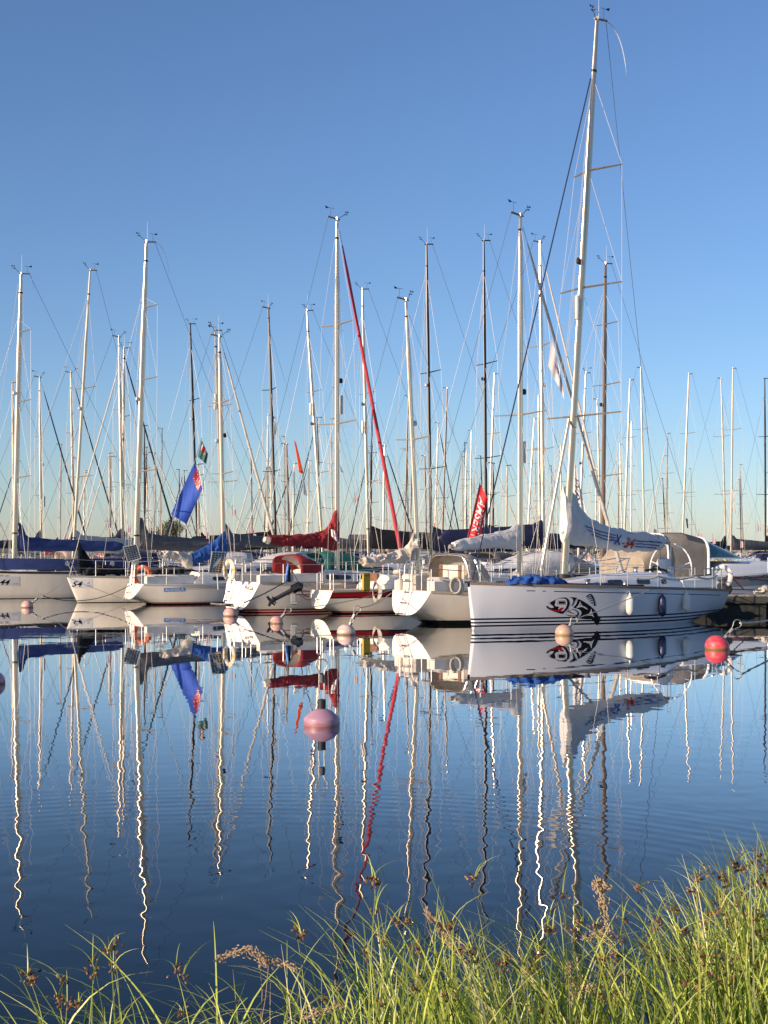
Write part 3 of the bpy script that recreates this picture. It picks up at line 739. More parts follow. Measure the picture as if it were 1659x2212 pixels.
decal('cover_lettering', cov34, bvc, poly_tris([c4(612, 378), c4(628, 378), c4(628, 388), c4(612, 388)]), M['inkblue'], .022, 4)
decal('cover_lettering', cov34, bvc, text_tris('34', [c4(636, 342), c4(708, 350), c4(695, 422), c4(622, 412)], .3, .02), M['inkred'], .022, 4)

# fenders hang on the yacht's side
def hull_hit(bv, px, py):
    h, nrm, _, _ = bv.ray_cast(Vector((0, 0, EYE)), ray(px, py))
    if nrm.dot(ray(px, py)) > 0: nrm = -nrm
    return h, nrm
def fender(label, bv, H, px, y0, y1, m, rad=.1):
    top, n1 = hull_hit(bv, px, y0); bot, _ = hull_hit(bv, px, y1); nn_ = Vector((n1.x, n1.y, 0)).normalized()
    ln = top.z - bot.z; r = empty('fender', (bot + top) / 2 + nn_ * (rad + .012), 0, label, 'fender', 'fenders along the side of the tall yacht'); r.location.z = bot.z
    MB().lathe((0, 0, 0), [(0, -.005), (.03, 0), (rad * .55, .02), (rad * .9, .07), (rad, .14), (rad, ln - .14), (rad * .9, ln - .07), (rad * .5, ln - .02), (.032, ln), (.026, ln + .05), (0, ln + .055)], 18).build('fender_body', m, r)
    MB().tube([(0, 0, ln + .04), tuple(-nn_ * rad * .9 + Vector((0, 0, ln + .22))), tuple(-nn_ * rad * .9 + Vector((0, 0, ln + .5)))], .008, 5).build('line', M['rope'], r)
fender('white fender hanging nearest the fish on the tall yacht', bv34, H34, 1354, 1286, 1328, M['fwhite'])
fender('dark blue fender hanging between two white fenders', bv34, H34, 1423, 1286, 1331, M['fnavy'])
fender('white fender hanging nearest the stern of the tall yacht', bv34, H34, 1474, 1281, 1322, M['fwhite'])

def bundle(name, label, cat, parent_pts, rads, m, wr=.05, seed=0, group=None):
    """a soft crumpled roll lying along a path"""
    pts = [Vector(p) for p in parent_pts]; c0 = pts[0]; r = tag(bpy.data.objects.new(name, None), label, cat, group); COL.objects.link(r); r.location = c0
    N = 36; K = 14; rows = []
    for i in range(N + 1):
        t = i / N * (len(pts) - 1); k = min(int(t), len(pts) - 2); p = pts[k].lerp(pts[k + 1], t - k) - c0
        rd = rads[0] + (rads[1] - rads[0]) * i / N; rd *= math.sin(math.pi * min(1, max(.02, i / N))) ** .35
        d = (pts[k + 1] - pts[k]).normalized(); s_ = Vector((-d.y, d.x, 0)).normalized(); row = []
        for j in range(K):
            a = 2 * math.pi * j / K; nz = noise.noise(Vector((i * .35 + seed, math.cos(a) * 1.5, math.sin(a) * 1.5)))
            row.append(p + s_ * math.cos(a) * (rd * 1.3 + nz * wr) + Vector((0, 0, rd * .8 + math.sin(a) * (rd * .8 + nz * wr))))
        rows.append(row)
    mb = MB(); mb.grid(rows, True); mb.poly(rows[0][::-1]); mb.poly(rows[-1]); mb.build('cloth', m, r)
    return r
def YW(x, y, z): return mw(yacht) @ Vector((x, y, z))
bundle('sail_bag', 'bright blue crumpled sail bag on the foredeck of the tall yacht', 'sail bag', [YW(8.1, .42, 1.06), YW(7.35, .70, 1.04), YW(6.5, .95, 1.0)], (.15, .17), M['blue'], .10, 2)
bundle('sail_bag', 'long flat blue green sail bag lying beside the cabin of the tall yacht', 'sail bag', [YW(6.6, 1.0, .98), YW(5.3, 1.18, .95), YW(4.4, 1.24, .93)], (.10, .07), M['mblue'], .04, 7)
bundle('sail_bag', 'narrow blue sail bag under the black pole on the tall yacht', 'sail bag', [YW(6.0, 1.22, .93), YW(5.0, 1.32, .91), YW(4.1, 1.36, .90)], (.05, .05), M['blue'], .02, 9)
po = MB().tube([YW(7.3, .84, 1.10), YW(5.4, 1.28, 1.02), YW(4.2, 1.36, 1.0)], .035, 8).build('spinnaker_pole_bag', M['black']); tag(po, 'thin black pole lying along the rail over the blue sail bags', 'pole')
mb = MB(); q = [YW(3.8, ps[1][2].y + .03, 1.24), YW(2.11, ps[1][1].y + .03, 1.24), YW(.9, ps[1][0].y + .03, 1.22)]
mb.tube(sag(YW(4.5, 1.4, 1.18), q[0], .04, 6) + sag(q[0], q[1], .10, 10)[1:] + sag(q[1], q[2], .09, 10)[1:], .022, 7)
tag(mb.build('hanging_rope', M['rope']), 'thick pale rope drooping between the rail posts of the tall yacht', 'rope')
MB_ = MB().tube(bez(YW(2.8, .5, 1.34), YW(2.6, .4, 1.62), YW(2.4, .45, 1.36), 10), .03, 6).tube(bez(YW(3.1, .5, 1.36), YW(2.7, .65, 1.43), YW(2.2, .5, 1.34), 10), .035, 6)
tag(MB_.build('rope_coil', M['rubber']), 'black coil of rope on the cabin top of the tall yacht', 'rope')
# ============================================================ other front boats
def sternboat(name, label, o, a, H, hm, cat='sailboat', **k):
    b = empty(name, (o[0], o[1], 0), a, label, cat); H.build(b, hm, k.get('dm'), k.get('rail'), NS=44, NQ=16); return b
def ladder(boat, H, y=0, w=.3, n=3, m='steel', up=.75):
    zs = H.sheer(0); x0 = 0 + H.tr * max(0, zs - H.k0); mb = MB(); sl_ = H.tr
    for s_ in (-1, 1):
        mb.tube([(x0 - .06 - sl_ * .62, y + s_ * w / 2, zs - .62), (x0 - .06, y + s_ * w / 2, zs), (x0 - .02, y + s_ * w / 2, zs + up - .12), (x0 + .06, y + s_ * w / 2, zs + up), (x0 + .25, y + s_ * w / 2, zs + up)], .016, 6)
    for i in range(n + 1):
        z = zs - .58 + i * .27; xx = x0 - .06 - sl_ * (zs - z) if z < zs else x0 - .06
        mb.tube([(xx, y - w / 2, z), (xx, y + w / 2, z)], .016, 6)
    mb.build('boarding_ladder', M[m], boat)
def solar(boat, pxq, Y, nx, ny, dy=(0, 0, 0, 0)):
    q = [to_local(boat, P(x, y, Y + d)) for (x, y), d in zip(pxq, dy)]; a, b, c, d = q
    nrm = (b - a).cross(d - a).normalized()
    def pt(s, t, o): return a.lerp(b, s).lerp(d.lerp(c, s), t) + nrm * o
    mb = MB(); mb.grid([[pt(s, t, o) for s, t in ((0, 0), (1, 0), (1, 1), (0, 1))] for o in (-.02, .02)], True); mb.poly([pt(0, 0, .02), pt(1, 0, .02), pt(1, 1, .02), pt(0, 1, .02)]); mb.poly([pt(0, 1, -.02), pt(1, 1, -.02), pt(1, 0, -.02), pt(0, 0, -.02)])
    o = mb.build('solar_panel', M['alu2'], boat, smooth=False)
    for sgn in (1, -1):
        mb = MB()
        for i in range(nx):
            for j in range(ny):
                s0, s1 = .04 + .92 * (i + .07) / nx, .04 + .92 * (i + .93) / nx; t0, t1 = .04 + .92 * (j + .07) / ny, .04 + .92 * (j + .93) / ny
                mb.poly([pt(s0, t0, .024 * sgn), pt(s1, t0, .024 * sgn), pt(s1, t1, .024 * sgn), pt(s0, t1, .024 * sgn)][::sgn])
        mb.build('solar_cells', M['glass'], o, smooth=False)
    mid = pt(.5, .5, 0); MB().tube([mid, Vector((mid.x + .05, mid.y, .7))], .02, 6).build('panel_post', M['steel'], boat)

AF = (.010, .010, .012)
# --- white sloop with faded transom script (beige sprayhood)
HS = Hull(L=8.3, B=2.75, fs=.86, fm=.80, fb=1.08, k0=.24, kx=.14, r=.16, tb=.54, tr=.42, D=.5, em=.2, es=.3)
senta = sternboat('white_sloop', 'cream hulled sloop with beige sprayhood and red script on its stern', (.50, 35.3), R(38), HS,
    hull_mat('cream_hull_black_bottom', (.86, .79, .66), [(-1, .10, AF)], [(.20, .225, (.25, .14, .08), 1.6, 8)]), rail=M['alu'])
cabin(senta, HS, 2.0, 5.8, 1.7, 1.0, .42, .2, M['cream'], [(.15, .42, .35, .7), (.5, .75, .35, .7)], front=1.4, back=.2)
for sdn in (1, -1): MB().box((1.25, sdn * .72, .98), (1.9, .16, .34), bev=.05).build('cockpit_coaming', M['cream'], senta)
MB().box((.75, .45, 1.05), (.5, .55, .45), bev=.04).box((.85, -.35, 1.0), (.4, .5, .4), bev=.04).build('stern_locker', M['yellow'] if 0 else M['ccan'], senta)
MB().box((1.45, -.2, 1.2), (.05, .95, .62), bev=.02).build('companionway_board', M['ccan'], senta)
MB().box((1.41, -.55, 1.2), (.05, .10, .60)).build('board_strap', M['wood'], senta); MB().box((1.41, .2, 1.2), (.05, .10, .60)).build('board_strap', M['wood'], senta)
sprayhood(senta, HS, 1.5, 2.45, 1.65, .80, 'beige')
mb = MB(); 
for x, hh in ((1.5, .96), (1.85, .94)):
    mb.tube([(x - .08 * math.sin(math.pi * k / 12), .825 * math.copysign(abs(math.cos(math.pi * k / 12)) ** .45, math.cos(math.pi * k / 12)), .84 + hh * math.sin(math.pi * k / 12) ** .6) for k in range(13)], .018, 6)
mb.build('hood_frame', M['steel'], senta)
stanchions(senta, HS, [2.6, 4.1, 5.6, 7.0], .55); ladder(senta, HS, .1, .3)
sb = Vector((4.05, 0, .95)); st = to_local(senta, P(1124, 466, 37.8)); rig(senta, HS, sb, st, 'alu2', .10, .08, (.46,), 1.0, fore_top=.97, fore_m='ccan', fore_r=.05, sweep=.0, wr=.006)
cs_ = boom_cover(senta, to_local(senta, P(1120, 1166, 37.75)), to_local(senta, P(979, 1180, 36.3)), [(0, .30, .42, .13), (.04, .3, .42, .15), (.15, .22, .32, .15), (.4, .16, .24, .14), (.92, .15, .16, .13), (1, .1, .1, .09)], 'wcan', wr=.035, seed=11, n=40)
bvs = bvh_of(senta.children[0] if senta.children[0].name.startswith('hull') else HS.obj)
decal('stern_script', HS.obj, bvs, text_tris('Senta', [(849, 1268), (890, 1271), (888, 1280), (846, 1276)], .5, -.01), M['palered'], .006, 5)
coil = MB(); cc = mw(senta) @ Vector((.9, -1.02, 1.0))
for k in range(5): coil.tube([cc + Vector((.13 * math.sin(a) + .02 * k - .04, .02 * k, .20 * math.cos(a) - .01 * k)) for a in [2 * math.pi * i / 16 for i in range(17)]], .022, 5, cap=False)
tag(coil.build('rope_coil', M['rope']), 'tan rope coil hanging on the rail beside the beige sprayhood', 'rope')

# --- small boat with the red sheer band, yellow bag and outboard
HB = Hull(L=7.5, B=2.2, fs=.70, fm=.76, fb=.98, k0=.16, kx=.13, r=.16, tb=.5, tr=.25, D=.45, em=.2, es=.3)
redb = sternboat('red_banded_sloop', 'small cream sloop with a wide red band and tilted outboard', (-1.95, 41.1), R(36), HB,
    hull_mat('cream_hull_red_band', (.86, .78, .64), [(-1, .04, AF), (.045, .085, RED)], [(.03, .20, RED, -1, 9), (.20, .235, AF, -1, 9)]), rail=M['alu'])
cabin(redb, HB, 1.9, 5.3, 1.5, .9, .42, .18, M['cream'], [(.15, .4, .35, .7), (.5, .7, .35, .7)], front=1.2, back=.2)
MB().box((1.98, 0, 1.02), (.06, .5, .36), bev=.02).build('companionway_board', M['wood'], redb)
MB().box((2.9, -.2, 1.22), (.5, .4, .14), bev=.04).build('deck_hatch', M['ccan'], redb)
stanchions(redb, HB, [1.6, 2.8, 4.0, 5.2, 6.4], .5)
rb = Vector((3.75, 0, .98)); rt = to_local(redb, P(877, 648, 43.3)); rig(redb, HB, rb, rt, 'alu2', .09, .07, (.5,), .85, fore_top=.95, wr=.006, sweep=0)
boom_cover(redb, to_local(redb, P(893, 1204, 43.2)), to_local(redb, P(783, 1212, 42.05)), [(0, .1, .75, .1), (.06, .14, .55, .2), (.14, .16, .3, .2), (.5, .14, .17, .16), (.7, .2, .14, .18), (.98, .16, .12, .14), (1, .08, .08, .08)], 'ccan', wr=.08, seed=21, n=44, name='furled_mainsail')
bundle('dropped_sail', 'crumpled cream sail gathered high at the mast base of the red banded sloop', 'sail', [P(884, 1216, 43.0), P(892, 1192, 43.0), P(902, 1165, 43.2)], (.22, .08), M['ccan'], .12, 5)
# --- white sloop from Riga
HR = Hull(L=8.3, B=2.6, fs=.93, fm=.88, fb=1.15, k0=.06, kx=.10, r=.15, tb=.72, tr=.38, D=.45, em=.18, es=.28)
riga = sternboat('red_hooded_sloop', 'white sloop with red sprayhood, red sail cover and wide open stern', (-4.55, 42.2), R(37), HR,
    hull_mat('cream_hull_red_lines', (.88, .82, .70), [(.055, .105, RED), (.0, .03, RED), (-1, -.0, AF)], [(.22, .25, RED, 1.2, 3.2), (.33, .355, RED, 1.0, 3.2)]), rail=M['alu'])
cabin(riga, HR, 2.4, 6.0, 1.75, 1.0, .42, .2, M['cream'], [(.12, .4, .35, .7), (.48, .72, .35, .7)], front=1.4, back=.2)
for sdn in (1, -1): MB().box((1.4, sdn * .85, 1.03), (2.2, .16, .3), bev=.05).build('cockpit_coaming', M['cream'], riga)
sprayhood(riga, HR, 1.9, 3.0, 1.65, .68, 'red')
stanchions(riga, HR, [2.4, 3.7, 5.0, 6.3, 7.6], .58); ladder(riga, HR, .55, .26, 2)
gb = Vector((3.82, 0, 1.2)); gt = to_local(riga, P(728, 474, 44.5)); rig(riga, HR, gb, gt, 'alu2', .10, .08, (.42, .70), 1.05, fore=to_local(riga, P(866, 1192, 46.4)), fore_top=.97, fore_m='redsail', fore_r=.062, sweep=0, wr=.0065)
cr_ = boom_cover(riga, to_local(riga, P(729, 1168, 44.4)), to_local(riga, P(580, 1168, 42.9)), [(0, .26, 1.0, .11), (.045, .32, .95, .15), (.09, .30, .62, .17), (.2, .22, .34, .16), (.38, .17, .22, .15), (.75, .17, .17, .14), (1, .1, .16, .1)], 'red', wr=.055, seed=31, n=50)
MB().tube([to_local(riga, P(581, 1168, 42.9)), to_local(riga, P(571, 1165, 42.8))], [.12, .09], 10).build('boom_end', M['ccan'], riga)
solar(riga, [(458, 1191), (487, 1192), (477, 1240), (450, 1238)], 41.8, 4, 9, (0, .3, .1, -.2))
bvr = bvh_of(HR.obj); decal('stern_lettering', HR.obj, bvr, text_tris('RIGA', [(531, 1264), (549, 1269), (547, 1277), (529, 1272)], 0, .015), M['ink'], .006, 4)
decal('stern_lettering', HR.obj, bvr, text_tris('Lina', [(484, 1284), (501, 1287), (500, 1294), (483, 1291)], .3, 0), M['palered'], .006, 4)
sp_ = MB(); bb_ = to_local(riga, P(455, 1304, 41.6)); cc_ = to_local(riga, P(505, 1309, 41.4)); sp_.tube([bb_, cc_], .035, 6).box(bb_.lerp(cc_, .5) + Vector((.1, 0, .02)), (.3, .5, .04), bev=.01); sp_.build('bathing_step', M['alu'], riga)
horseshoe('lifebuoy', 'faded cream horseshoe lifebuoy on the stern rail beside the grey solar panel', P(496, 1233, 41.9), R(40), .40, M['ccan'], M['yellow'])
rl = empty('cable_reel', P(578, 1245, 42.3), R(10), 'black round cable reel with pale holes on the stern rail', 'reel')
MB().lathe((0, 0, 0), [(0, -.05), (.21, -.05), (.22, -.03), (.22, .03), (.21, .05), (0, .05)], 24, ax=(0, 1, 0)).build('drum', M['rubber'], rl)
mb = MB()
for k in range(6): mb.lathe((.13 * math.cos(k * 1.05), -.055, .13 * math.sin(k * 1.05)), [(0, -.004), (.028, -.004), (.028, .004), (0, .004)], 10, ax=(0, 1, 0))
mb.lathe((0, -.055, 0), [(0, -.006), (.035, -.006), (.035, .004)], 10, ax=(0, 1, 0)); mb.build('holes', M['fwhite'], rl)
# estonian flag on its staff
fl = empty('ensign', P(648, 1262, 41.4), 0, 'blue black and white ensign on a slanting wooden staff', 'flag')
def LP(px, py, Y): return P(px, py, Y) - P(648, 1262, 41.4)
MB().tube([LP(648, 1266, 41.4), LP(618, 1207, 41.2)], .016, 6).build('staff', M['wood'], fl)
for k, (m_, x0, x1) in enumerate((('decblue', 0, .36), ('black', .36, .68), ('wcan', .68, 1))):
    rows = []
    for i in range(9):
        t = i / 8; rows.append([LP(619, 1212, 41.2).lerp(LP(632, 1237, 41.28), s_) .lerp(LP(616 + 0, 1258, 41.2).lerp(LP(634, 1256, 41.4), s_), t) + Vector((0, .04 * math.sin(s_ * 14 + t * 4), 0)) for s_ in [x0 + (x1 - x0) * j / 4 for j in range(5)]])
    MB().grid(rows).build('flag_cloth', M[m_], fl)
# outboard, tilted up on the red banded boat's stern
ob = empty('outboard_motor', P(637, 1292, 41.0), R(0), 'black outboard motor tilted up on the stern of the red banded sloop', 'outboard motor')
o0 = P(637, 1292, 41.0); OP = lambda x, y, d=0: P(x, y, 41.0 + d) - o0
d1 = (OP(583, 1299) - OP(640, 1271)).normalized()
Mx = Matrix((d1, Vector((0, 1, 0)), d1.cross(Vector((0, 1, 0))))).transposed()
mb = MB()
mb.box(OP(641, 1269), (.40, .24, .26), bev=.085, M4=Mx).box(OP(633, 1273.5), (.12, .18, .18), bev=.03, M4=Mx); mb.build('cowl', M['motor'], ob)
MB().tube([OP(632, 1274), OP(596, 1293), OP(585, 1299)], [.05, .045, .05], 10, oval=1.35, odir=Mx @ Vector((0, 0, 1))).build('leg', M['motor'], ob)
MB().tube([OP(594, 1308), OP(586, 1300), OP(577, 1288)], [.015, .05, .035], 8).box(OP(592, 1296), (.03, .2, .24), M4=Mx).poly([OP(592, 1297, -.02), OP(583, 1311, -.02), OP(578, 1308, -.02), OP(584, 1294, -.02)]).poly([OP(592, 1297, .02), OP(584, 1294, .02), OP(578, 1308, .02), OP(583, 1311, .02)]).build('gearcase', M['motor'], ob)
mb = MB()
for k in range(3):
    a = k * 2.09 + .4; c = OP(577, 1290); u = Mx @ Vector((0, math.cos(a), math.sin(a))); v = Mx @ Vector((.3, -math.sin(a), math.cos(a))).normalized()
    mb.poly([c + u * .02 - v * .02, c + u * .12 - v * .05, c + u * .14 + v * .02, c + u * .03 + v * .03])
mb.build('propeller', M['alu'], ob)
MB().box(OP(634, 1291, .0), (.16, .2, .26), bev=.02).box(OP(636, 1302), (.2, .3, .1), bev=.02).build('bracket', M['galv'], ob)
MB().tube([OP(650, 1274), OP(656, 1286), OP(668, 1289)], .02, 6).tube(bez(OP(646, 1284), OP(680, 1312), OP(673, 1275), 12), .012, 5).build('tiller_arm', M['rubber'], ob)
# yellow bag, rope coil
bvb = bvh_of(HB.obj); yb, _n = hull_hit(bvb, 781, 1282)
bg_ = empty('yellow_bag', yb + Vector((.05, -.10, .36)), R(40), 'yellow vinyl bag hanging on the rail of the red banded sloop', 'bag')
MB().box((0, -.14, -.02), (.30, .07, .52), bev=.03).build('pouch', M['yellow'], bg_)
MB().tube(bez((-.1, -.19, .2), (0, -.22, .12), (.1, -.19, .2), 6), .008, 5).tube(bez((-.05, -.15, -.27), (.02, -.16, -.4), (.08, -.15, -.27), 6), .012, 5).build('handle', M['ink'], bg_)
c = hull_hit(bvb, 809, 1280)[0] + Vector((.06, -.02, .02)); mb = MB()
for k in range(6): mb.tube([c + Vector((.08 * math.sin(a) * (1 + .12 * k) + .012 * k - .03, -.12 - .012 * k, (.30 - .015 * k) * math.cos(a))) for a in [2 * math.pi * i / 18 for i in range(19)]], .012, 5, cap=False)
tag(mb.build('rope_coil', M['rope']), 'pale rope coil hanging over the red band right of the yellow bag', 'rope')

# --- cream sloop with blue sail cover, blue advertising plate
HA = Hull(L=8.0, B=2.5, fs=.73, fm=.74, fb=1.0, k0=.20, kx=.14, r=.17, tb=.50, tr=.55, D=.5, em=.2, es=.32)
alex = sternboat('blue_covered_sloop', 'cream sloop with blue sail cover and orange lifebuoy on its stern', (-8.85, 48.1), R(34), HA,
    hull_mat('cream_hull_thin_lines', (.87, .80, .67), [(-1, .05, AF), (.055, .085, (.25, .05, .04))], [(.115, .135, (.30, .08, .07), 1.6, 9), (.165, .18, (.30, .10, .09), 1.3, 9)]), rail=M['grey'])
cabin(alex, HA, 2.2, 5.8, 1.5, .9, .40, .18, M['cream'], [(.2, .42, .35, .7), (.5, .7, .35, .7)], front=1.3, back=.2)
for sdn in (1, -1): MB().box((1.3, sdn * .62, .86), (1.9, .16, .34), bev=.05).build('cockpit_coaming', M['cream'], alex)
MB().box((2.15, .25, 1.05), (.04, .55, .45)).build('companionway_board', M['glass'], alex)
stanchions(alex, HA, [2.3, 3.5, 4.7, 5.9, 7.0], .55); ladder(alex, HA, .15, .24)
ab = Vector((4.15, 0, 1.05)); at_ = to_local(alex, P(474, 727, 50.2)); 
rig(alex, HA, Vector((3.72, 0, 1.05)), at_, 'alu2', .095, .075, (.42, .72), .85, fore=to_local(alex, P(592, 1160, 52.2)), fore_top=.97, fore_m='ccan', fore_r=.05, sweep=0)
boom_cover(alex, to_local(alex, P(487, 1178, 50.2)), to_local(alex, P(412, 1203, 49.4)), [(0, .40, .5, .13), (.1, .42, .48, .16), (.35, .32, .3, .16), (.6, .3, .2, .15), (1, .32, .12, .14)], 'blue', wr=.05, seed=41, n=30)
boom_cover(alex, to_local(alex, P(413, 1203, 49.4)), to_local(alex, P(352, 1196, 48.8)), [(0, .42, .14, .13), (.2, .42, .14, .16), (.4, .2, .13, .14), (.9, .13, .12, .12), (1, .1, .1, .1)], 'ccan', wr=.05, seed=44, n=20, name='canvas_roll')
solar(alex, [(265, 1181), (295, 1175), (305, 1207), (275, 1215)], 48.3, 5, 7, (0, .1, 0, 0))
bva = bvh_of(HA.obj)
A1 = lambda x, y: ((x * .5425) / 1.7957, (1950 + y * .5425) / 1.7957)
decal('advert_plate', HA.obj, bva, poly_tris([A1(1172, 610), A1(1322, 603), A1(1323, 632), A1(1172, 638)]), M['decblue'], .005, 6)
decal('advert_lettering', HA.obj, bva, text_tris('ALEXELA', [A1(1180, 615), A1(1317, 608), A1(1317, 628), A1(1180, 633)], 0, .02), M['paper'], .009, 4)
horseshoe('lifebuoy', 'orange horseshoe lifebuoy on the stern rail of the blue covered sloop', P(308, 1245, 48.35), R(90), .44, M['orange'])

# --- bow-left boats with race number stickers
def bowboat(name, label, bowp, a, H, hm, **k):
    st_ = Vector((bowp[0], bowp[1], 0)) + Vector((math.cos(a), math.sin(a), 0)) * H.L
    b = empty(name, st_, a + math.pi, label, 'sailboat'); H.build(b, hm, k.get('dm'), k.get('rail'), NS=44, NQ=16); return b
H5 = Hull(L=9.2, B=2.9, fs=.95, fm=.92, fb=.97, k0=.12, kx=.12, r=.045, tb=.66, tr=.3, D=.5, em=.15, eb=.6)
b54 = bowboat('number_54_yacht', 'cream yacht bow showing the race sticker 54 and heaped black canvas', (-11.34, 49.7), R(36), H5, hull_mat('cream_race_hull', (.86, .79, .66), [(-1, .02, AF)], [(.02, .05, (.2, .2, .22), 0, 9.3)]), rail=M['alu'])
cabin(b54, H5, 2.6, 6.6, 1.7, 1.1, .42, .16, M['white'], [(.1, .8, .3, .72)], front=1.8, back=.3)
stanchions(b54, H5, [1.8, 3.2, 4.6, 6.0, 7.3], .56)
t5 = to_local(b54, P(317, 523, 51.3)); rig(b54, H5, Vector((6.5, 0, 1.15)), t5, 'alu2', .12, .088, (.30, .58, .80), 1.0, fore_top=.83, whip=.8, sweep=.2)
boom_cover(b54, Vector((6.3, 0, 2.12)), Vector((1.9, 0, 2.05)), [(0, .2, 1.0, .12), (.03, .22, .95, .15), (.07, .22, .4, .17), (.3, .24, .3, .17), (.95, .22, .2, .15), (1, .1, .1, .1)], 'grcan', wr=.04, seed=51, n=40)
b5 = bvh_of(H5.obj)
decal('race_sticker', H5.obj, b5, poly_tris([A1(492, 540), A1(660, 540), A1(664, 612), A1(490, 608)]), M['paper'], .005, 6)
decal('race_number', H5.obj, b5, text_tris('54', [A1(518, 562), A1(590, 562), A1(586, 602), A1(510, 600)], .25, .02), M['ink'], .009, 4)
decal('race_mark', H5.obj, b5, text_tris('GMR', [A1(612, 588), A1(652, 588), A1(652, 598), A1(612, 598)], 0, 0), M['palered'], .009, 4)
decal('race_mark', H5.obj, b5, poly_tris([A1(618, 580), A1(636, 562), A1(640, 580)]), M['palered'], .009, 4)
bundle('canvas_heap', 'heap of black canvas on the foredeck of the number 54 yacht', 'canvas', [mw(b54) @ Vector(v) for v in ((8.6, 0, .98), (7.9, -.1, .98), (7.2, -.3, .98), (6.7, -.4, 1.0))], (.30, .16), M['black'], .14, 3)
bundle('canvas_heap', 'low black sail bag lying aft of the heap on the number 54 yacht', 'canvas', [mw(b54) @ Vector(v) for v in ((6.4, .6, 1.0), (5.4, .9, 1.0), (4.4, 1.0, 1.0))], (.22, .16), M['black'], .12, 6)
mb = MB(); mb.grid([[mw(b54) @ Vector((8.8 - .9 * s_, .05 * math.sin(9 * s_), 1.05 + z)) for s_ in [i / 8 for i in range(9)]] for z in (0,)] + [[mw(b54) @ Vector((8.75 - .9 * s_ * .25, .08 * math.sin(7 * s_), 1.1 + 1.1 * (1 - s_ * .3))) for s_ in [i / 8 for i in range(9)]]])
o = tag(mb.build('hanked_sail', M['black']), 'black sail corner hoisted on the forestay of the number 54 yacht', 'sail'); so = o.modifiers.new('t', 'SOLIDIFY'); so.thickness = .03

H4 = Hull(L=10.2, B=3.1, fs=1.05, fm=1.02, fb=1.12, k0=.12, kx=.14, r=.05, tb=.66, tr=.3, D=.5, em=.15, eb=.6)
b44 = bowboat('number_44_yacht', 'cream yacht with navy weather cloths cut off at the frame edge', (-17.1, 53.2), R(35), H4, hull_mat('cream_race_hull_grey_top', (.86, .80, .67), [(-1, .02, AF)], [(.0, .07, (.12, .12, .13), 0, 12)]), rail=M['rubber'])
cabin(b44, H4, 2.6, 7.4, 1.8, 1.1, .42, .16, M['white'], [(.1, .8, .3, .72)], front=1.8, back=.3)
p4 = stanchions(b44, H4, [1.8, 3.2, 4.6, 6.0, 7.3, 8.5], .58)
t4 = to_local(b44, P(46, 592, 55)); rig(b44, H4, to_local(b44, Vector((P(31, 0, 55).x, 55, 1.3))), t4, 'alu2', .12, .088, (.30, .56, .80), 1.0, fore_top=.84, whip=.45, sweep=.2)
mb4 = to_local(b44, Vector((P(31, 0, 55).x, 55, 2.05)))
boom_cover(b44, mb4 + Vector((-.2, 0, .02)), mb4 + Vector((-4.6, 0, .0)), [(0, .2, .9, .12), (.03, .22, .8, .15), (.07, .22, .35, .17), (.3, .22, .27, .17), (.95, .2, .2, .15), (1, .1, .1, .1)], 'mblue', wr=.04, seed=61, n=34)
for k, sdn in enumerate((1, -1)):
    pts = p4[sdn][:6]; o = None
    rows = [[p + Vector((0, sdn * .02, -.06 - h_ * .44 + 0)) for p in [pts[min(4, i * 5 // 15)].lerp(pts[min(4, i * 5 // 15) + 1], i / 3 - min(4, i * 5 // 15)) for i in range(16)]] for h_ in (0, .33, .66, 1)]
    o = MB().grid(rows).build('weather_cloth', M['mblue'], b44)
    if sdn == 1:
        for f in (4, 8):
            c = rows[1][f] + Vector((0, .012, -.04))
            MB().lathe(c, [(0, 0), (.1, 0), (.1, .004), (0, .006)], 18, ax=(0, 1, 0)).build('round_mark', M['paper'], o)
b4 = bvh_of(H4.obj)
decal('race_sticker', H4.obj, b4, poly_tris([A1(-30, 522), A1(140, 528), A1(142, 594), A1(-30, 590)]), M['paper'], .005, 6)
decal('race_number', H4.obj, b4, text_tris('44', [A1(2, 548), A1(72, 550), A1(66, 588), A1(-6, 586)], .25, .02), M['ink'], .009, 4)
decal('race_mark', H4.obj, b4, text_tris('GMR', [A1(88, 574), A1(130, 574), A1(130, 584), A1(88, 584)], 0, 0), M['palered'], .009, 4)
decal('class_lettering', H4.obj, b4, text_tris('EST 267', [A1(-4, 514), A1(68, 516), A1(68, 526), A1(-4, 524)], 0, 0), M['ink'], .009, 4)

# --- motor cruiser behind the dock
HM = Hull(L=9.5, B=3.3, fs=1.0, fm=1.12, fb=1.45, k0=.0, kx=.08, r=.2, tb=.86, tr=.1, D=.4, em=.15, es=.2)
mc = sternboat('motor_cruiser', 'white motor cruiser with a tan canvas canopy behind the dock', (7.45, 44.9), R(27), HM,
    hull_mat('cruiser_hull', (.68, .69, .69), [], [(.14, .40, (.30, .31, .32), .6, 9), (.10, .14, RED, .6, 9), (.155, .17, RED, .6, 9)]), rail=M['white'])
cabin(mc, HM, 3.2, 8.6, 2.5, 1.2, .42, .2, M['white'], [], front=3.6, back=.2, name='foredeck_cabin')
rows = []; K = 14
for x, w, zb, h in ((.25, 2.4, 1.0, .7), (.7, 2.4, 1.0, 1.22), (1.2, 2.4, 1.02, 1.38), (2.1, 2.35, 1.05, 1.40), (2.9, 2.25, 1.10, 1.18)):
    rows.append([Vector((x, w / 2 * math.copysign(abs(math.cos(math.pi * k / K)) ** .32, math.cos(math.pi * k / K)) + .015 * math.sin(k * 5 + x * 7), zb + h * math.sin(math.pi * k / K) ** .42)) for k in range(K + 1)])
mb = MB(); mb.grid(rows); mb.poly(rows[0][::-1]); o = mb.build('canopy', M['tan'], mc)
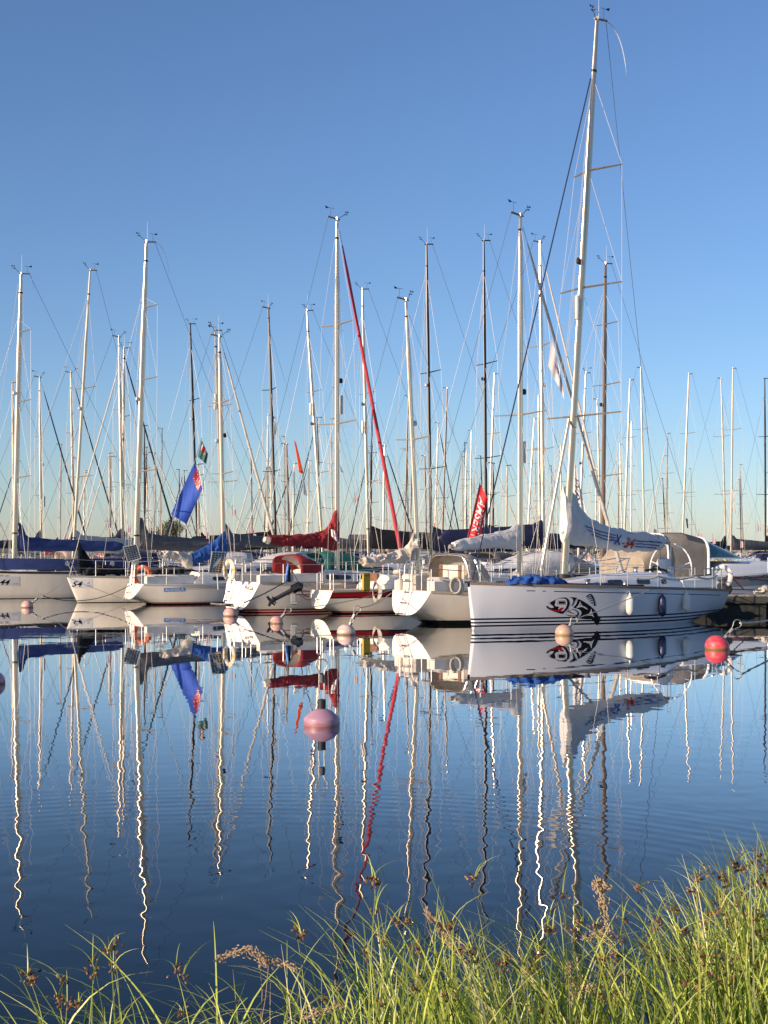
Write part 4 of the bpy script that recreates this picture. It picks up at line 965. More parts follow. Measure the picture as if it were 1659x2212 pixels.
MB().grid([[p + Vector((0, 0, .02)) for p in rows[3][3:K - 2]], [p + Vector((.02, 0, .02)) for p in rows[4][3:K - 2]]]).build('canopy_roof', M['grcan'], o)
mb = MB(); mb.tube([p + Vector((0, 0, .02)) for p in rows[2]], .035, 8).tube([p.lerp(q, .0) + Vector((0, 0, .02)) for p, q in zip(rows[4], rows[4])], .05, 8); mb.build('radar_arch', M['white'], mc)
wr_ = [[Vector((2.95 + .1 * t, p.y, 1.5 + (p.z - 1.5) * 1)) for p in rows[4][2:K - 1]] for t in (0,)]
low = [Vector((3.0 + 1.9 * math.sin(math.pi * k / (K - 4)) ** .5, 1.15 * math.cos(math.pi * k / (K - 4)), 1.62)) for k in range(K - 3)]
MB().grid([wr_[0], low]).build('windscreen', mat('green_glass', (.05, .12, .12), .08, 0, 0, spec=.9), mc)
MB().tube(low, .025, 6).build('windscreen_frame', M['white'], mc)
MB().grid([[a.lerp(b, .12) + Vector((.03, 0, .03)) for a, b in zip(wr_[0][0:5], low[0:5])], [a.lerp(b, .75) + Vector((.03, 0, .03)) for a, b in zip(wr_[0][0:5], low[0:5])]]).build('clear_panel', M['paper'], mc)
mb = MB()
for i, px in enumerate((1612, 1652)):
    mb2 = MB(); h_, n_ = hull_hit(bvh_of(HM.obj), px, (2150 + (248 if i == 0 else 232) * .349) / 1.7957) if True else None
    lp = to_local(mc, h_); mb2.lathe(lp + Vector((0, -.012, 0)), [(0, -.002), (.09, -.002), (.09, .003), (0, .003)], 16, ax=(.0, 1, 0)); mb2.build('porthole', M['glass'], mc)
stanchions(mc, HM, [5.0, 6.4, 7.6], .5, stern=False)
# hand trolley on the dock
tr = empty('hand_trolley', (P(1630, 0, 40.6).x - .8, 40.6, .60), R(0), 'black hand trolley lying on the dock behind the red buoy', 'trolley')
MB().lathe((0, 0, .15), [(.05, -.04), (.13, -.04), (.15, -.03), (.15, .03), (.13, .04), (.05, .04)], 18, ax=(0, 1, 0)).build('wheel', M['rubber'], tr)
MB().lathe((0, .5, .15), [(.05, -.04), (.13, -.04), (.15, -.03), (.15, .03), (.13, .04), (.05, .04)], 18, ax=(0, 1, 0)).build('wheel', M['rubber'], tr)
MB().tube([(0, 0, .15), (.1, 0, .52), (1.5, 0, .36)], .02, 6).tube([(0, .5, .15), (.1, .5, .52), (1.5, .5, .36)], .02, 6).tube([(0, 0, .15), (1.0, 0, .12)], .02, 6).tube([(.1, 0, .52), (.5, 0, .13)], .018, 6).tube([(1.5, 0, .36), (1.5, .5, .36)], .02, 6).tube([(0, 0, .15), (0, .5, .15)], .02, 6).build('tube_frame', M['rubber'], tr)
bundle('hose', 'pale coiled hose heaped on the dock beside the hand trolley', 'hose', [(P(1630, 0, 40.6).x + .1, 41.0, .62), (P(1650, 0, 40.6).x + .3, 41.1, .62), (P(1659, 0, 40.6).x + .7, 41.0, .62)], (.12, .16), M['rope'], .1, 8)

# ============================================================ buoys
def buoy(label, px, ywl, dpx, ring, cols, flat=1.0, grp='mooring buoys in front of the boats', sink=.3):
    Y = 5653 / (ywl - HY); d = dpx * Y / F; c = Vector((P(px, 0, Y).x, Y, 0)); r = empty('mooring_buoy', c, 0, label, 'buoy', grp)
    rp = Vector(P(ring[0], ring[1], Y)) - c; rp.y += .05; ax = rp.normalized(); ln = rp.length; R0 = d / 2
    A = ax.to_track_quat('Z', 'X').to_matrix()
    if flat < 1: ax = Vector((0, 0, 1)); A = Matrix.Identity(3)
    m, n, l, b = newmat('buoy_paint'); b.inputs['Roughness'].default_value = .45
    tc = n.new('ShaderNodeTexCoord'); nz = n.new('ShaderNodeTexNoise'); nz.inputs['Scale'].default_value = 5; nz.inputs['Detail'].default_value = 6
    mp = n.new('ShaderNodeMapping'); mp.inputs['Scale'].default_value = (1, 1, 3); l.new(tc.outputs['Object'], mp.inputs[0]); l.new(mp.outputs[0], nz.inputs['Vector'])
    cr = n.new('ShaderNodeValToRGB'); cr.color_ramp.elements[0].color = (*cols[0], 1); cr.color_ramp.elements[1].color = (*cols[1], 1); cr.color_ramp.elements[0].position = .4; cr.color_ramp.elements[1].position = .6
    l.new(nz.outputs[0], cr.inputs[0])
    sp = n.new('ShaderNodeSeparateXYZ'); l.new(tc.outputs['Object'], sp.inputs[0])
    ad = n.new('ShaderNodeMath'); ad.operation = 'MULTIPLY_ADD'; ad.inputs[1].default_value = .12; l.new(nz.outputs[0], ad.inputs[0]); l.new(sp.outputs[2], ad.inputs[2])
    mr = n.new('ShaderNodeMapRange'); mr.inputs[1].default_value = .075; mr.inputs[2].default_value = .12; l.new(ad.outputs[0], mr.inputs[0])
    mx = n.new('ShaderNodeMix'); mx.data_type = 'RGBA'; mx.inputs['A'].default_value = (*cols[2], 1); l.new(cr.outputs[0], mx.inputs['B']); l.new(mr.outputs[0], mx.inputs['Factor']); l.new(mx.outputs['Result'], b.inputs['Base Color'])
    if flat < 1:
        prof = [(0, -.12), (R0 * .8, -.10), (R0 * .97, -.04), (R0, .0), (R0, .068), (R0 * .985, .078), (R0 * .88, .100), (R0 * .70, .131), (R0 * .48, .158), (R0 * .30, .174), (R0 * .2, .178), (0, .18)]; zt = .178
        o_ = Vector((0, 0, 0))
    else:
        prof = [(R0 * math.sin(math.pi * k / 18) * 1.0, -R0 * math.cos(math.pi * k / 18) * .93) for k in range(19)]; zt = R0 * .9; o_ = Vector((0, 0, R0 * .18))
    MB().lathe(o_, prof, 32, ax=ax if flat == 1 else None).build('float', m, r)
    rod = MB(); g = .045 if flat < 1 else .05; rr = .008 if flat < 1 else .009; rad = g * 1.55 if flat == 1 else .062
    rc = ln - rad if flat == 1 else ln - .062
    pts = [A @ Vector((-g * .62, 0, zt - .02)), A @ Vector((-g * .62, 0, rc - rad * 1.5))]
    for k in range(17):
        a = -2.45 + 4.9 * k / 16; pts.append(A @ Vector((rad * math.sin(a), 0, rc + rad * math.cos(a))))
    pts += [A @ Vector((g * .62, 0, rc - rad * 1.5)), A @ Vector((g * .62, 0, zt - .02))]
    rod.tube([p + o_ for p in pts], rr, 8); rod.build('mooring_eye', M['galv'], r)
    sw_ = .98 if flat < 1 else .6; MB().tube([o_ + A @ Vector((0, 0, zt - .01)), o_ + A @ Vector((0, 0, zt + .10 if flat < 1 else zt + .07))], g * sw_, 14).build('sleeve', M['rubber'] if flat < 1 else M['galv'], r); MB().tube([o_ + A @ Vector((0, 0, rc - rad * 3.1)), o_ + A @ Vector((0, 0, rc - rad * 1.7))], g * .6, 10).build('sleeve', M['grcan'] if flat < 1 else M['galv'], r)
    return c + rp
PK = [(.50, .20, .24), (.58, .30, .32), (.16, .07, .06)]
FD = [(.62, .42, .36), (.60, .28, .25), (.20, .15, .06)]
buoy('flat topped pink buoy with upright ring, alone on the near water', 695, 1566, 78, (695, 1424), [(.38, .22, .30), (.42, .25, .32), (.34, .14, .16)], .5)  # upper mauve tones have the shade on this buoy put into the colour
b1 = buoy('small faded buoy in front of the number 44 and 54 yachts', 59, 1312.5, 27, (90, 1287), FD)
b2 = buoy('faded buoy at the stern of the red hooded sloop', 498, 1331, 33, (527, 1302), FD)
b3 = buoy('smallest pink and white buoy under the black outboard', 598, 1347, 29, (627, 1315), [(.62, .22, .2), (.66, .5, .42), (.2, .15, .06)])
b4_ = buoy('white and pink striped buoy in front of the red banded sloop', 748, 1371, 41, (775, 1313), [(.68, .58, .5), (.62, .34, .3), (.22, .16, .08)])
b5_ = buoy('tan and pink buoy floating under the painted fish', 1219, 1372, 41, (1245, 1337), [(.50, .36, .22), (.58, .32, .28), (.30, .22, .10)])
b6 = buoy('bright red buoy near the dock at the right', 1549, 1403, 54, (1600, 1346), [(.66, .035, .075), (.62, .11, .11), (.22, .12, .04)])
b7 = buoy('pink buoy cut off by the left frame edge', -14, 1477, 50, (-10, 1390), PK)
def mrope(label, a, b, s, m='rope', r=.012, name='mooring_rope'): tag(MB().tube(sag(a, b, s, 14), r, 6).build(name, M[m]), label, 'rope', 'ropes from boats to mooring buoys')
mrope('dark mooring rope from the small faded buoy to the blue covered sloop', b1, mw(alex) @ Vector((.3, .3, .72)), .35, 'dwire', .014)
mrope('pale mooring rope from the small faded buoy to the number 54 bow', b1, P(146, 1245, 49.7), .1, 'rope', .009)
mrope('dark mooring rope from the buoy up to the red hooded sloop', b2, mw(riga) @ Vector((1.1, -1.12, .92)), .03, 'dwire', .018)
mrope('pale mooring rope from the smallest buoy to the red banded sloop', b3, mw(redb) @ Vector((2.2, -1.02, .76)), .10, 'rope', .012)
mrope('pale mooring rope from the striped buoy to the cream hulled sloop', b4_, P(845, 1281, 35.6), .08, 'rope', .012)
mrope('pale mooring rope from the tan buoy up to the rail of the tall yacht', b5_, mw(yacht) @ Vector((4.0, 1.50, .93)), .02, 'rope', .012)
mrope('pale knotted rope from the red buoy to the dock', b6, P(1700, 1330, 31), .04, 'rope', .018)
# ============================================================ boats of the rows behind
def bgboat(label, bx, tx, ty, Y, bl=True, mast='alu2', cover=None, clen=.42, a=32, hull='white', furl=None, L=None, B=None, group='sailboats moored in the rows behind', det=1, spread=(.36, .68), hood=None, cz=2.25, seed=0, thick=1.0, cheap=False, name='moored_sailboat', rx=.092):
    Hm = EYE + (HY - ty) * Y / F; L = L or min(12.5, max(7.5, Hm * .68)); a = R(a)
    H = Hull(L=L, B=L * .31, fs=.95, fm=.95, fb=1.2, k0=.12, kx=.14, r=.1, tb=.6, tr=.3)
    rz = a + math.pi if bl else a; mx = .6 * L; base = Vector((P(bx, 0, Y).x, Y, 0))
    root = base - Matrix.Rotation(rz, 3, 'Z') @ Vector((mx, 0, 0))
    b = empty(name, root, rz, label, 'sailboat', group)
    hc = {'white': HM_W, 'navy': HM_N, 'cream': HM_C, 'red': HM_R}[hull]
    H.build(b, hc, M['deck'], None, NS=12 if cheap else 18, NQ=6 if cheap else 8)
    cabin(b, H, .27 * L, .68 * L, L * .18, L * .12, .45, .2, M['white'] if hull != 'cream' else M['cream'], [] if cheap else [(.1, .45, .35, .72), (.52, .75, .35, .72)], front=1.5, back=.25)
    t = to_local(b, P(tx, ty, Y)); bs = Vector((mx, 0, 1.2))
    rig(b, H, bs, t, mast, rx, .070, spread, L * .1, fore_top=.97 if furl else .9, fore_m=furl or 'wire', fore_r=.05 if furl else .009, det=0 if cheap else det, vane=0 if cheap else 1, wr=.009 if Y > 55 else .007)
    if not cheap: stanchions(b, H, [L * .25, L * .42, L * .6, L * .76], .58, r=.016)
    else: stanchions(b, H, [], .58, r=.02)
    if cover:
        z = cz; boom_cover(b, Vector((mx - .12, 0, z)), Vector((mx - clen * L, 0, z - .05)), [(0, .2 * thick, .75, .12), (.03, .22 * thick, .7, .15), (.08, .22 * thick, .33 * thick, .17), (.4, .22 * thick, .27 * thick, .17), (.95, .2 * thick, .2 * thick, .15), (1, .1, .1, .1)], cover, wr=.035, seed=seed, n=22, bm='dark' if mast == 'dark' else 'alu')
    rr_ = random.random()
    if rr_ < .6:
        w = mw(b) @ Vector((.2, H.beam(.02) * random.choice((-.7, .7)), 1.35)); k = random.choice((0, 1, 2))
        horseshoe('lifebuoy', ['orange lifebuoy on the stern rail of a boat in the rows behind', 'white lifebuoy on the stern rail of a boat in the rows behind', 'yellow lifebuoy on the stern rail of a boat in the rows behind'][k], w, rz + math.pi, .42, M[['orange', 'wcan', 'yellow'][k]], group='lifebuoys in the rows behind')
    if rr_ > .35:
        k = random.choice((0, 1, 2, 3)); bundle('sail_bag', ['blue sail bag on the foredeck of a boat behind', 'red sail bag on the foredeck of a boat behind', 'white sail bag on the foredeck of a boat behind', 'black sail bag on the foredeck of a boat behind'][k], 'sail bag', [mw(b) @ Vector((L * .80, 0, 1.12)), mw(b) @ Vector((L * .73, .1, 1.14)), mw(b) @ Vector((L * .66, .3, 1.12))], (.2, .24), M[['dblue', 'red', 'wcan', 'black'][k]], .14, seed, group='sail bags in the rows behind')
    if hood: sprayhood(b, H, .22 * L, .40 * L, L * .19, .72, hood, win=not cheap, n=12)
    return b, H
HM_W = hull_mat('white_hull_blue_line', (.80, .80, .78), [(-1, .06, AF), (.09, .13, NAVY)], [(.12, .15, NAVY, 0, 20)])
HM_N = hull_mat('navy_hull', (.012, .018, .05), [(.05, .09, WHITE)], [])
HM_C = hull_mat('cream_hull', (.68, .64, .56), [(-1, .06, AF), (.08, .12, RED)], [(.12, .15, (.2, .1, .06), 0, 20)])
HM_R = hull_mat('maroon_hull', (.14, .02, .02), [(.05, .09, WHITE)], [])
S3 = (.25, .5, .74)
spec = [
 ('white sailboat with a slim pale mast rising just left of the number 44 mast', 32, 27, 827, 92, True, 'alu2', 'dblue', {}),
 ('sailboat with pale leaning mast and cream sail cover behind the number 54 bow', 157, 195, 584, 63, True, 'alu2', 'ccan', dict(a=47, spread=(.3, .6), cz=2.1, thick=1.5, clen=.45, fore=1)),
 ('white sailboat with navy rolled headsail behind the number 44 yacht', 90, 86, 815, 80, False, 'alu2', 'navy', dict(furl='navy', clen=.4)),
 ('sailboat with pinkish mast close behind the pale leaning mast', 161, 153, 805, 86, False, 'alu', 'navy', dict(furl='black')),
 ('sailboat with the left one of two nearly touching masts beside the black canvas', 266, 257, 728, 70, False, 'alu2', 'navy', dict(furl='black', hull='navy')),
 ('sailboat with the right one of two nearly touching masts beside the black canvas', 265, 268, 752, 77, True, 'alu', 'dblue', dict(furl='ccan')),
 ('dark masted sailboat flying behind the large blue flag', 428, 411, 700, 85.6, True, 'dark', 'grcan', dict(hull='navy', a=30)),
 ('white sailboat whose broad mast stands just left of the blue sail cover', 482, 465, 714, 55.5, True, 'alu2', 'grcan', dict(L=8.4, furl=None, a=50)),
 ('dark masted sailboat with black sail cover left of the red sail cover', 597, 580, 666, 73, False, 'dark', 'black', dict(clen=.5, thick=1.7, cz=2.3)),
 ('sailboat with slim leaning pale mast between the orange pennant and red cover', 699, 663, 671, 69, True, 'alu2', 'grcan', dict(cz=2.2)),
 ('white masted sailboat with black sail cover crossed by the red rolled sail', 797, 783, 625, 68, True, 'alu2', 'black', dict(clen=.56, thick=1.8, cz=2.35, a=28, spread=(.3, .62))),
 ('short dark masted sailboat close right of the white mast', 800, 804, 871, 112, True, 'dark', 'navy', {}),
 ('brown masted sailboat far behind the red sail cover mast', 722, 727, 839, 110, False, 'brown', 'black', {}),
 ('brown masted sailboat far behind the crumpled cream sail', 873, 882, 856, 110, False, 'brown', 'navy', {}),
 ('tall black masted sailboat with navy sail cover right of the crumpled cream sail', 932, 921.5, 528, 65, True, 'dark', 'navy', dict(clen=.46, thick=1.9, cz=2.25, a=30, spread=(.3, .6), whip=1)),
 ('sailboat with short brown mast right of the tall black mast', 954, 966, 839, 100, False, 'brown', 'navy', {}),
 ('far sailboat with thin pale mast left of the red vertical flag', 1016, 1018, 931, 130, False, 'alu2', 'grcan', {}),
 ('black masted sailboat with blue sail cover beside the red vertical flag', 1051, 1045, 520, 65, True, 'dark', 'dblue', dict(clen=.5, thick=1.6, cz=2.35, a=28, spread=(.33, .62))),
 ('sailboat with pale mast leaning right, just right of the red flag mast', 1054, 1068, 808, 95, True, 'alu', 'navy', {}),
 ('white masted sailboat with blue cover between the two front masts', 1175, 1166.5, 524, 60, False, 'alu2', 'dblue', dict(clen=.5, thick=1.7, cz=2.45, a=28, furl='ccan')),
 ('far sailboat with pale mast right beside a taller white mast', 1167, 1163, 857, 100, True, 'alu', 'navy', {}),
 ('far sailboat with short pale mast right of the cream hulled sloop mast', 1137, 1154, 905, 110, True, 'alu2', 'navy', {}),
 ('sailboat with a varnished brown mast right of the tall yacht mast', 1302, 1308, 570, 58, True, 'brown', None, dict(hull='cream', spread=(.3, .6, .8), L=10.5, rx=.13)),
 ('sailboat with pale mast left of the varnished brown mast', 1249, 1265.5, 806, 85, True, 'alu2', 'navy', {}),
 ('far sailboat with short mast close left of the brown mast', 1299, 1290, 863, 100, False, 'alu2', 'grcan', {}),
 ('sailboat with pale mast leaning right above the cover lettering', 1347, 1361, 821, 95, True, 'alu2', 'navy', {}),
 ('sailboat with upright pale mast above the aft end of the white sail cover', 1393, 1384, 795, 100, False, 'alu2', 'grcan', {}),
 ('sailboat whose pale mast rises from behind the tan canopy', 1473, 1488, 808, 100, True, 'alu2', None, dict(hull='cream')),
 ('sailboat with the left mast of the pair right of the tan canopy', 1569, 1557.5, 818, 104, False, 'alu2', 'black', {}),
 ('sailboat with the right mast of the pair right of the tan canopy', 1579, 1583, 796, 100, True, 'alu2', 'grcan', dict(thick=1.5)),
 ('navy masted sailboat at the right frame edge', 1654, 1652, 818, 102, True, 'dark', 'black', dict(furl=None)),
]
for i, (lb, bx, tx, ty, Y, bl, ms, cv, kw) in enumerate(spec):
    kw = dict(kw); kw.pop('fore', 0); kw.pop('whip', 0); hu = kw.pop('hull', ['white', 'white', 'cream', 'white', 'navy'][i % 5])
    bgboat(lb, bx, tx, ty, Y, bl, ms, cv, hull=hu, hood=[None, 'navy', None, 'grcan', 'beige', None, 'blue'][i % 7], seed=i * 3.1, cheap=Y > 90, **kw)
rnd = random.Random(12); nr = 0
for i in range(70):
    Y = rnd.choice((84, 97, 108, 122, 135, 150, 170)) + rnd.uniform(-3, 3); px = rnd.uniform(-60, 1720)
    mh = rnd.uniform(9.5, 12.5) * (1 if Y > 100 else .72); ty = HY - (mh - EYE) * F / Y
    if px > 1380 and Y < 120: continue
    random.seed(i); sub = i % 3
    bgboat('small white sailboat among the crowded far rows of the marina', px, px + rnd.uniform(-9, 9), ty, Y, rnd.random() < .5, rnd.choice(('alu2', 'alu', 'alu2', 'brown', 'dark')), rnd.choice(('navy', 'dblue', 'grcan', 'black', None, 'ccan')), hull=rnd.choice(('white', 'white', 'cream', 'navy', 'red')), hood=rnd.choice((None, None, 'navy', 'beige', 'red')), a=rnd.uniform(18, 50), furl=rnd.choice((None, None, 'ccan', 'navy')), seed=i, cheap=True, group='far sailboats of the crowded marina', rx=.085)
random.seed(5)
# nearer boats without a prominent mast: low motor boats and hulls between the sloops
def motorboat(label, px, Y, rz, L, canv, hull):
    c = P(px, 0, Y); b = empty('small_motorboat', (c.x, Y, 0), rz, label, 'motorboat', 'small motorboats between the rows')
    H = Hull(L=L, B=L * .34, fs=.8, fm=.9, fb=1.15, k0=0, kx=.08, r=.2, tb=.85, tr=.1); H.build(b, hull, M['deck'], None, NS=14, NQ=6)
    cabin(b, H, L * .35, L * .85, L * .24, L * .12, .5, .2, M['white'], [(.1, .5, .35, .7)], front=1.6, back=.2)
    sprayhood(b, H, L * .12, L * .5, L * .27, .8, canv, win=False)
    stanchions(b, H, [L * .6, L * .75], .45, stern=False, r=.016)
for i, (px, Y, a, L, cv, hh) in enumerate(((355, 60, 220, 7, 'navy', 0), (640, 57, 30, 7, 'green', 1), (705, 60, 210, 7.5, 'wcan', 0), (1120, 55, 30, 7, 'beige', 0), (1240, 56, 215, 8, 'wcan', 1), (1010, 60, 40, 7, 'grcan', 0), (1330, 54, 35, 8, 'wcan', 0), (200, 68, 30, 8, 'navy', 1), (560, 62, 215, 7, 'wcan', 0))):
    motorboat(['low motorboat with a navy hood behind the blue covered sloop', 'low motorboat with a green hood left of the red sprayhood', 'low motorboat with white hood right of the red sprayhood', 'low motorboat with a beige hood behind the cream hulled sloop mast', 'motorboat with a white hood close left of the tall yacht mast', 'low motorboat with a grey hood behind the beige sprayhood', 'motorboat with a white hood behind the lettered sail cover', 'motorboat with a navy hood behind the number 54 bow', 'low motorboat with a white hood left of the red hooded sloop mast'][i], px, Y, R(a), L, cv, HM_C if hh else HM_W)

# ============================================================ flags
def flag(name, label, q, Y, m, grp=None, amp=.05, waves=2.2, n=14, pole=None, text=None, tm='paper', stripes=None, halyard=None):
    """q = four photo pixels: hoist top, fly top, fly bottom, hoist bottom"""
    o0 = P(*q[0], Y); r = empty(name, o0, 0, label, 'flag', grp); W = [P(*p, Y) - o0 for p in q]
    def pt(s, t): return W[0].lerp(W[1], s).lerp(W[3].lerp(W[2], s), t) + Vector((0, amp * math.sin(waves * 6.28 * s + 2 * t) * (.3 + s), 0))
    o = MB().grid([[pt(i / n, j / n) for i in range(n + 1)] for j in range(n + 1)]).build('flag_cloth', m, r)
    if text:
        for body, (s0, t0, s1, t1), rot, mm, sh in text:
            def mp(s, t):
                u = (s, 1 - t) if rot == 0 else (t, s) if rot == 1 else (1 - t, s) if rot == 2 else (s, 1 - t)
                return pt(s0 + (s1 - s0) * u[0], t0 + (t1 - t0) * u[1]) + Vector((0, -.012, 0))
            if body == '#': MB().grid([[mp(i / 6, j / 6) for i in range(7)] for j in range(7)]).build('flag_panel', M[mm], o)
            else:
                for oo in (0,): 
                    def mp2(s, t): return mp(s, t) + Vector((0, -.008, 0))
                    text_flat(body, mp2, M[mm], 'flag_lettering', o, 0, .01)
    if pole: MB().tube([P(*pole[0], Y) - o0, P(*pole[1], Y) - o0], pole[2], 6).build('pole', M['dwire'] if pole[2] < .02 else M['alu'], r)
    return r
flagblue = mat('flag_blue', (.025, .09, .46), .75, 0, .08, 3); flagred = mat('flag_red', (.68, .02, .03), .7, 0, .08, 3); flagor = mat('flag_orange', (.75, .13, .03), .7, 0, .08, 3)
flagw = mat('flag_white', (.62, .60, .60), .75, 0, .05, 3); flagg = mat('flag_green', (.03, .12, .11), .75, 0, .08, 3)
flag('banner_flag', 'large blue flag with a red lettered box hanging beside the dark mast', [(421, 996), (438, 1056), (403, 1132), (369, 1111)], 66, flagblue, amp=.07, waves=.8, pole=((436, 946), (417, 1010), .02),
     text=[('#', (.24, .0, .84, .20), 0, 'inkred', 0), ('#', (.29, .02, .80, .18), 0, 'paper', 0), ('MOK', (.31, .035, .78, .165), 0, 'inkred', 0)])
flag('small_banner', 'small dark green flag with a red emblem above the large blue flag', [(436, 951), (449, 980), (446, 1004), (427, 986)], 66, flagg, amp=.03, text=[('#', (.15, .12, .6, .5), 0, 'inkred', 0)])
flag('orange_pennant', 'narrow orange pennant strung on a stay of a dark mast', [(635, 949), (640, 958), (656, 1024), (646, 1021)], 70, flagor, amp=.04, waves=3)
flag('white_pennant', 'narrow white pennant under the orange pennant', [(652, 1030), (657, 1034), (663, 1072), (656, 1068)], 70, flagw, amp=.03)
flag('feather_banner', 'red vertical banner with white capital letters beside the black mast', [(1036, 1043), (1054, 1078), (1036, 1168), (1008, 1166)], 53, flagred, amp=.05, waves=1, pole=((1037, 1042), (1008, 1175), .016),
     text=[('AMSERV', (.22, .16, .84, .97), 1, 'paper', 0)])
flag('white_banner', 'long white flag with dark letters on the headsail between the two front masts', [(1192, 729), (1214, 820), (1219, 862), (1184, 790)], 58, flagw, amp=.04, text=[('ROFIT', (.35, .35, .8, .6), 1, 'inkblue', 0)])
flag('white_banner', 'pale grey banner with letters directly behind the tall yacht mast', [(1238, 985), (1247, 1020), (1267, 1114), (1236, 1114)], 60, flagw, amp=.04, text=[('WAV', (.2, .25, .8, .9), 1, 'grcan', 0)])
flag('small_ensign', 'small blue black and white flag beside the red covered mast', [(735, 1008), (737, 1008), (742, 1022), (736, 1018)], 46, M['mblue'], amp=.02)
flag('small_pennant', 'white pennant with red marks hanging on the red sail cover', [(714, 1143), (724, 1146), (733, 1175), (716, 1158)], 43.5, flagw, amp=.03, text=[('#', (.3, .4, .7, .6), 0, 'palered', 0)])
flag('small_pennant', 'cream pennant on the right-hand far mast pair', [(1580, 1055), (1584, 1062), (1590, 1110), (1586, 1106)], 98, flagw, amp=.05)
flag('small_pennant', 'dark pennant on the stay behind the tan canopy', [(1481, 1118), (1486, 1122), (1487, 1142), (1484, 1140)], 96, M['navy'], amp=.04)
pinkw = mat('pennant_pink', (.62, .42, .44), .75, 0, .1, 8)
for (px, py, Y) in ((232, 1126, 62), (275, 1135, 70), (446, 1148, 70), (540, 1136, 60), (548, 1152, 60), (503, 1098, 60), (1413, 1142, 80), (1438, 1165, 84), (936, 1128, 84), (766, 1070, 66), (1510, 1150, 84), (1540, 1160, 90), (1636, 1132, 90), (893, 1150, 70), (588, 1150, 70), (1600, 1168, 90), (505, 1180, 60)):
    flag('burgee', 'small pink and white race pennant on a stay', [(px, py), (px + 6, py + 3), (px + 7, py + 14), (px - 1, py + 16)], Y, pinkw, 'small race pennants on the stays', amp=.04, n=4, pole=((px, py - 8), (px - 1, py + 20), .008))

# ============================================================ shore grass
def leafmat(name, c0, c1, tr=.35, straw=False):
    m, n, l, b = newmat(name); b.inputs['Roughness'].default_value = .38
    hi = n.new('ShaderNodeAttribute'); hi.attribute_name = 'tint'
    cr = n.new('ShaderNodeValToRGB'); cr.color_ramp.elements[0].color = (*c0, 1); cr.color_ramp.elements[1].color = (*c1, 1)
    if straw: cr.color_ramp.elements[1].position = .9; e3 = cr.color_ramp.elements.new(1.0); e3.color = (.90, .76, .46, 1)
    l.new(hi.outputs['Fac'], cr.inputs[0]); l.new(cr.outputs[0], b.inputs['Base Color'])
    t = n.new('ShaderNodeBsdfTranslucent'); l.new(cr.outputs[0], t.inputs[0]); mx = n.new('ShaderNodeMixShader'); mx.inputs[0].default_value = tr
    l.new(b.outputs[0], mx.inputs[1]); l.new(t.outputs[0], mx.inputs[2]); l.new(mx.outputs[0], n['Material Output'].inputs[0])
    return m
GM = leafmat('grass_blade', (.020, .080, .006), (.62, .72, .13), .26, True); SM = leafmat('seed_head', (.07, .03, .015), (.42, .23, .10), .1); PM = leafmat('dry_plume', (.50, .36, .22), (.68, .52, .34), .25)
class Tint(MB):
    def __init__(s): super().__init__(); s.t = []
    def upd(s, v): s.t += [v] * (len(s.v) - len(s.t))
    def fin(s, name, m, parent=None):
        o = s.build(name, m, parent); a = o.data.attributes.new('tint', 'FLOAT', 'POINT'); a.data.foreach_set('value', s.t); return o
G = random.Random(99)
def blade(mb, base, tip, w, droop, tint, n=7):
    base, tip = Vector(base), Vector(tip); ctrl = base.lerp(tip, .55) + Vector((-(tip.x - base.x) * .35, -(tip.y - base.y) * .35, droop))
    pts = bez(base, ctrl, tip, n); side = Vector((G.uniform(-.3, .3) + 1, G.uniform(-.8, .8), 0)).normalized(); rows = []
    for i, p in enumerate(pts):
        t = i / n; ww = w * (1 - t ** 2.2) * .5 + .0003; f = side * ww
        rows.append([p - f, p + Vector((0, 0, -ww * .4)), p + f])
    mb.grid(rows); mb.upd(tint); return pts
def topline(px):   # height of the grass outline in the photo
    K = [(-200, 2120), (0, 2150), (120, 2090), (200, 2080), (260, 2125), (330, 2150), (420, 2110), (480, 2090), (600, 2080), (690, 2090), (760, 2000), (850, 1955), (960, 1950), (1060, 1975), (1160, 1985), (1280, 1950), (1380, 1985), (1450, 1980), (1520, 1900), (1580, 1840), (1660, 1830), (1850, 1800)]
    for (a, b), (c, d) in zip(K, K[1:]):
        if a <= px <= c: return b + (d - b) * (px - a) / (c - a)
    return 2100
gm = Tint()
def dens(px): return (.10 + .06 * ss(150, 260, px) - .06 * ss(300, 400, px) + .12 * ss(420, 640, px) + .22 * ss(700, 860, px) + .56 * ss(1380, 1600, px))
cnt = 0
while cnt < 2100:
    px = G.uniform(-250, 1900); 
    if G.random() > dens(px): continue
    cnt += 1
    Y = G.uniform(4.15, 5.15 + .35 * ss(800, 1500, px)); bx = (px - CX) * Y / F
    top = topline(px) + abs(G.gauss(0, 1)) * 185 + 30 * math.sin(px * .045) - G.uniform(0, 75) * (G.random() < .13)
    top = min(top, 2330); z = EYE + (HY - top) * Y / F; z0 = .0 - G.uniform(0, .1) + .15 * (5.15 - Y)
    lean = G.gauss(-.06, .17) if px > 600 else G.gauss(-.10, .25)
    tip = (bx + lean, Y + G.gauss(0, .12), z - G.random() * .03)
    blade(gm, (bx - lean * .2, Y, z0), tip, G.choice((.003, .004, .005, .0065, .008)), G.uniform(.0, .2), G.random() ** 1.25 if G.random() < .86 else G.uniform(.8, 1))
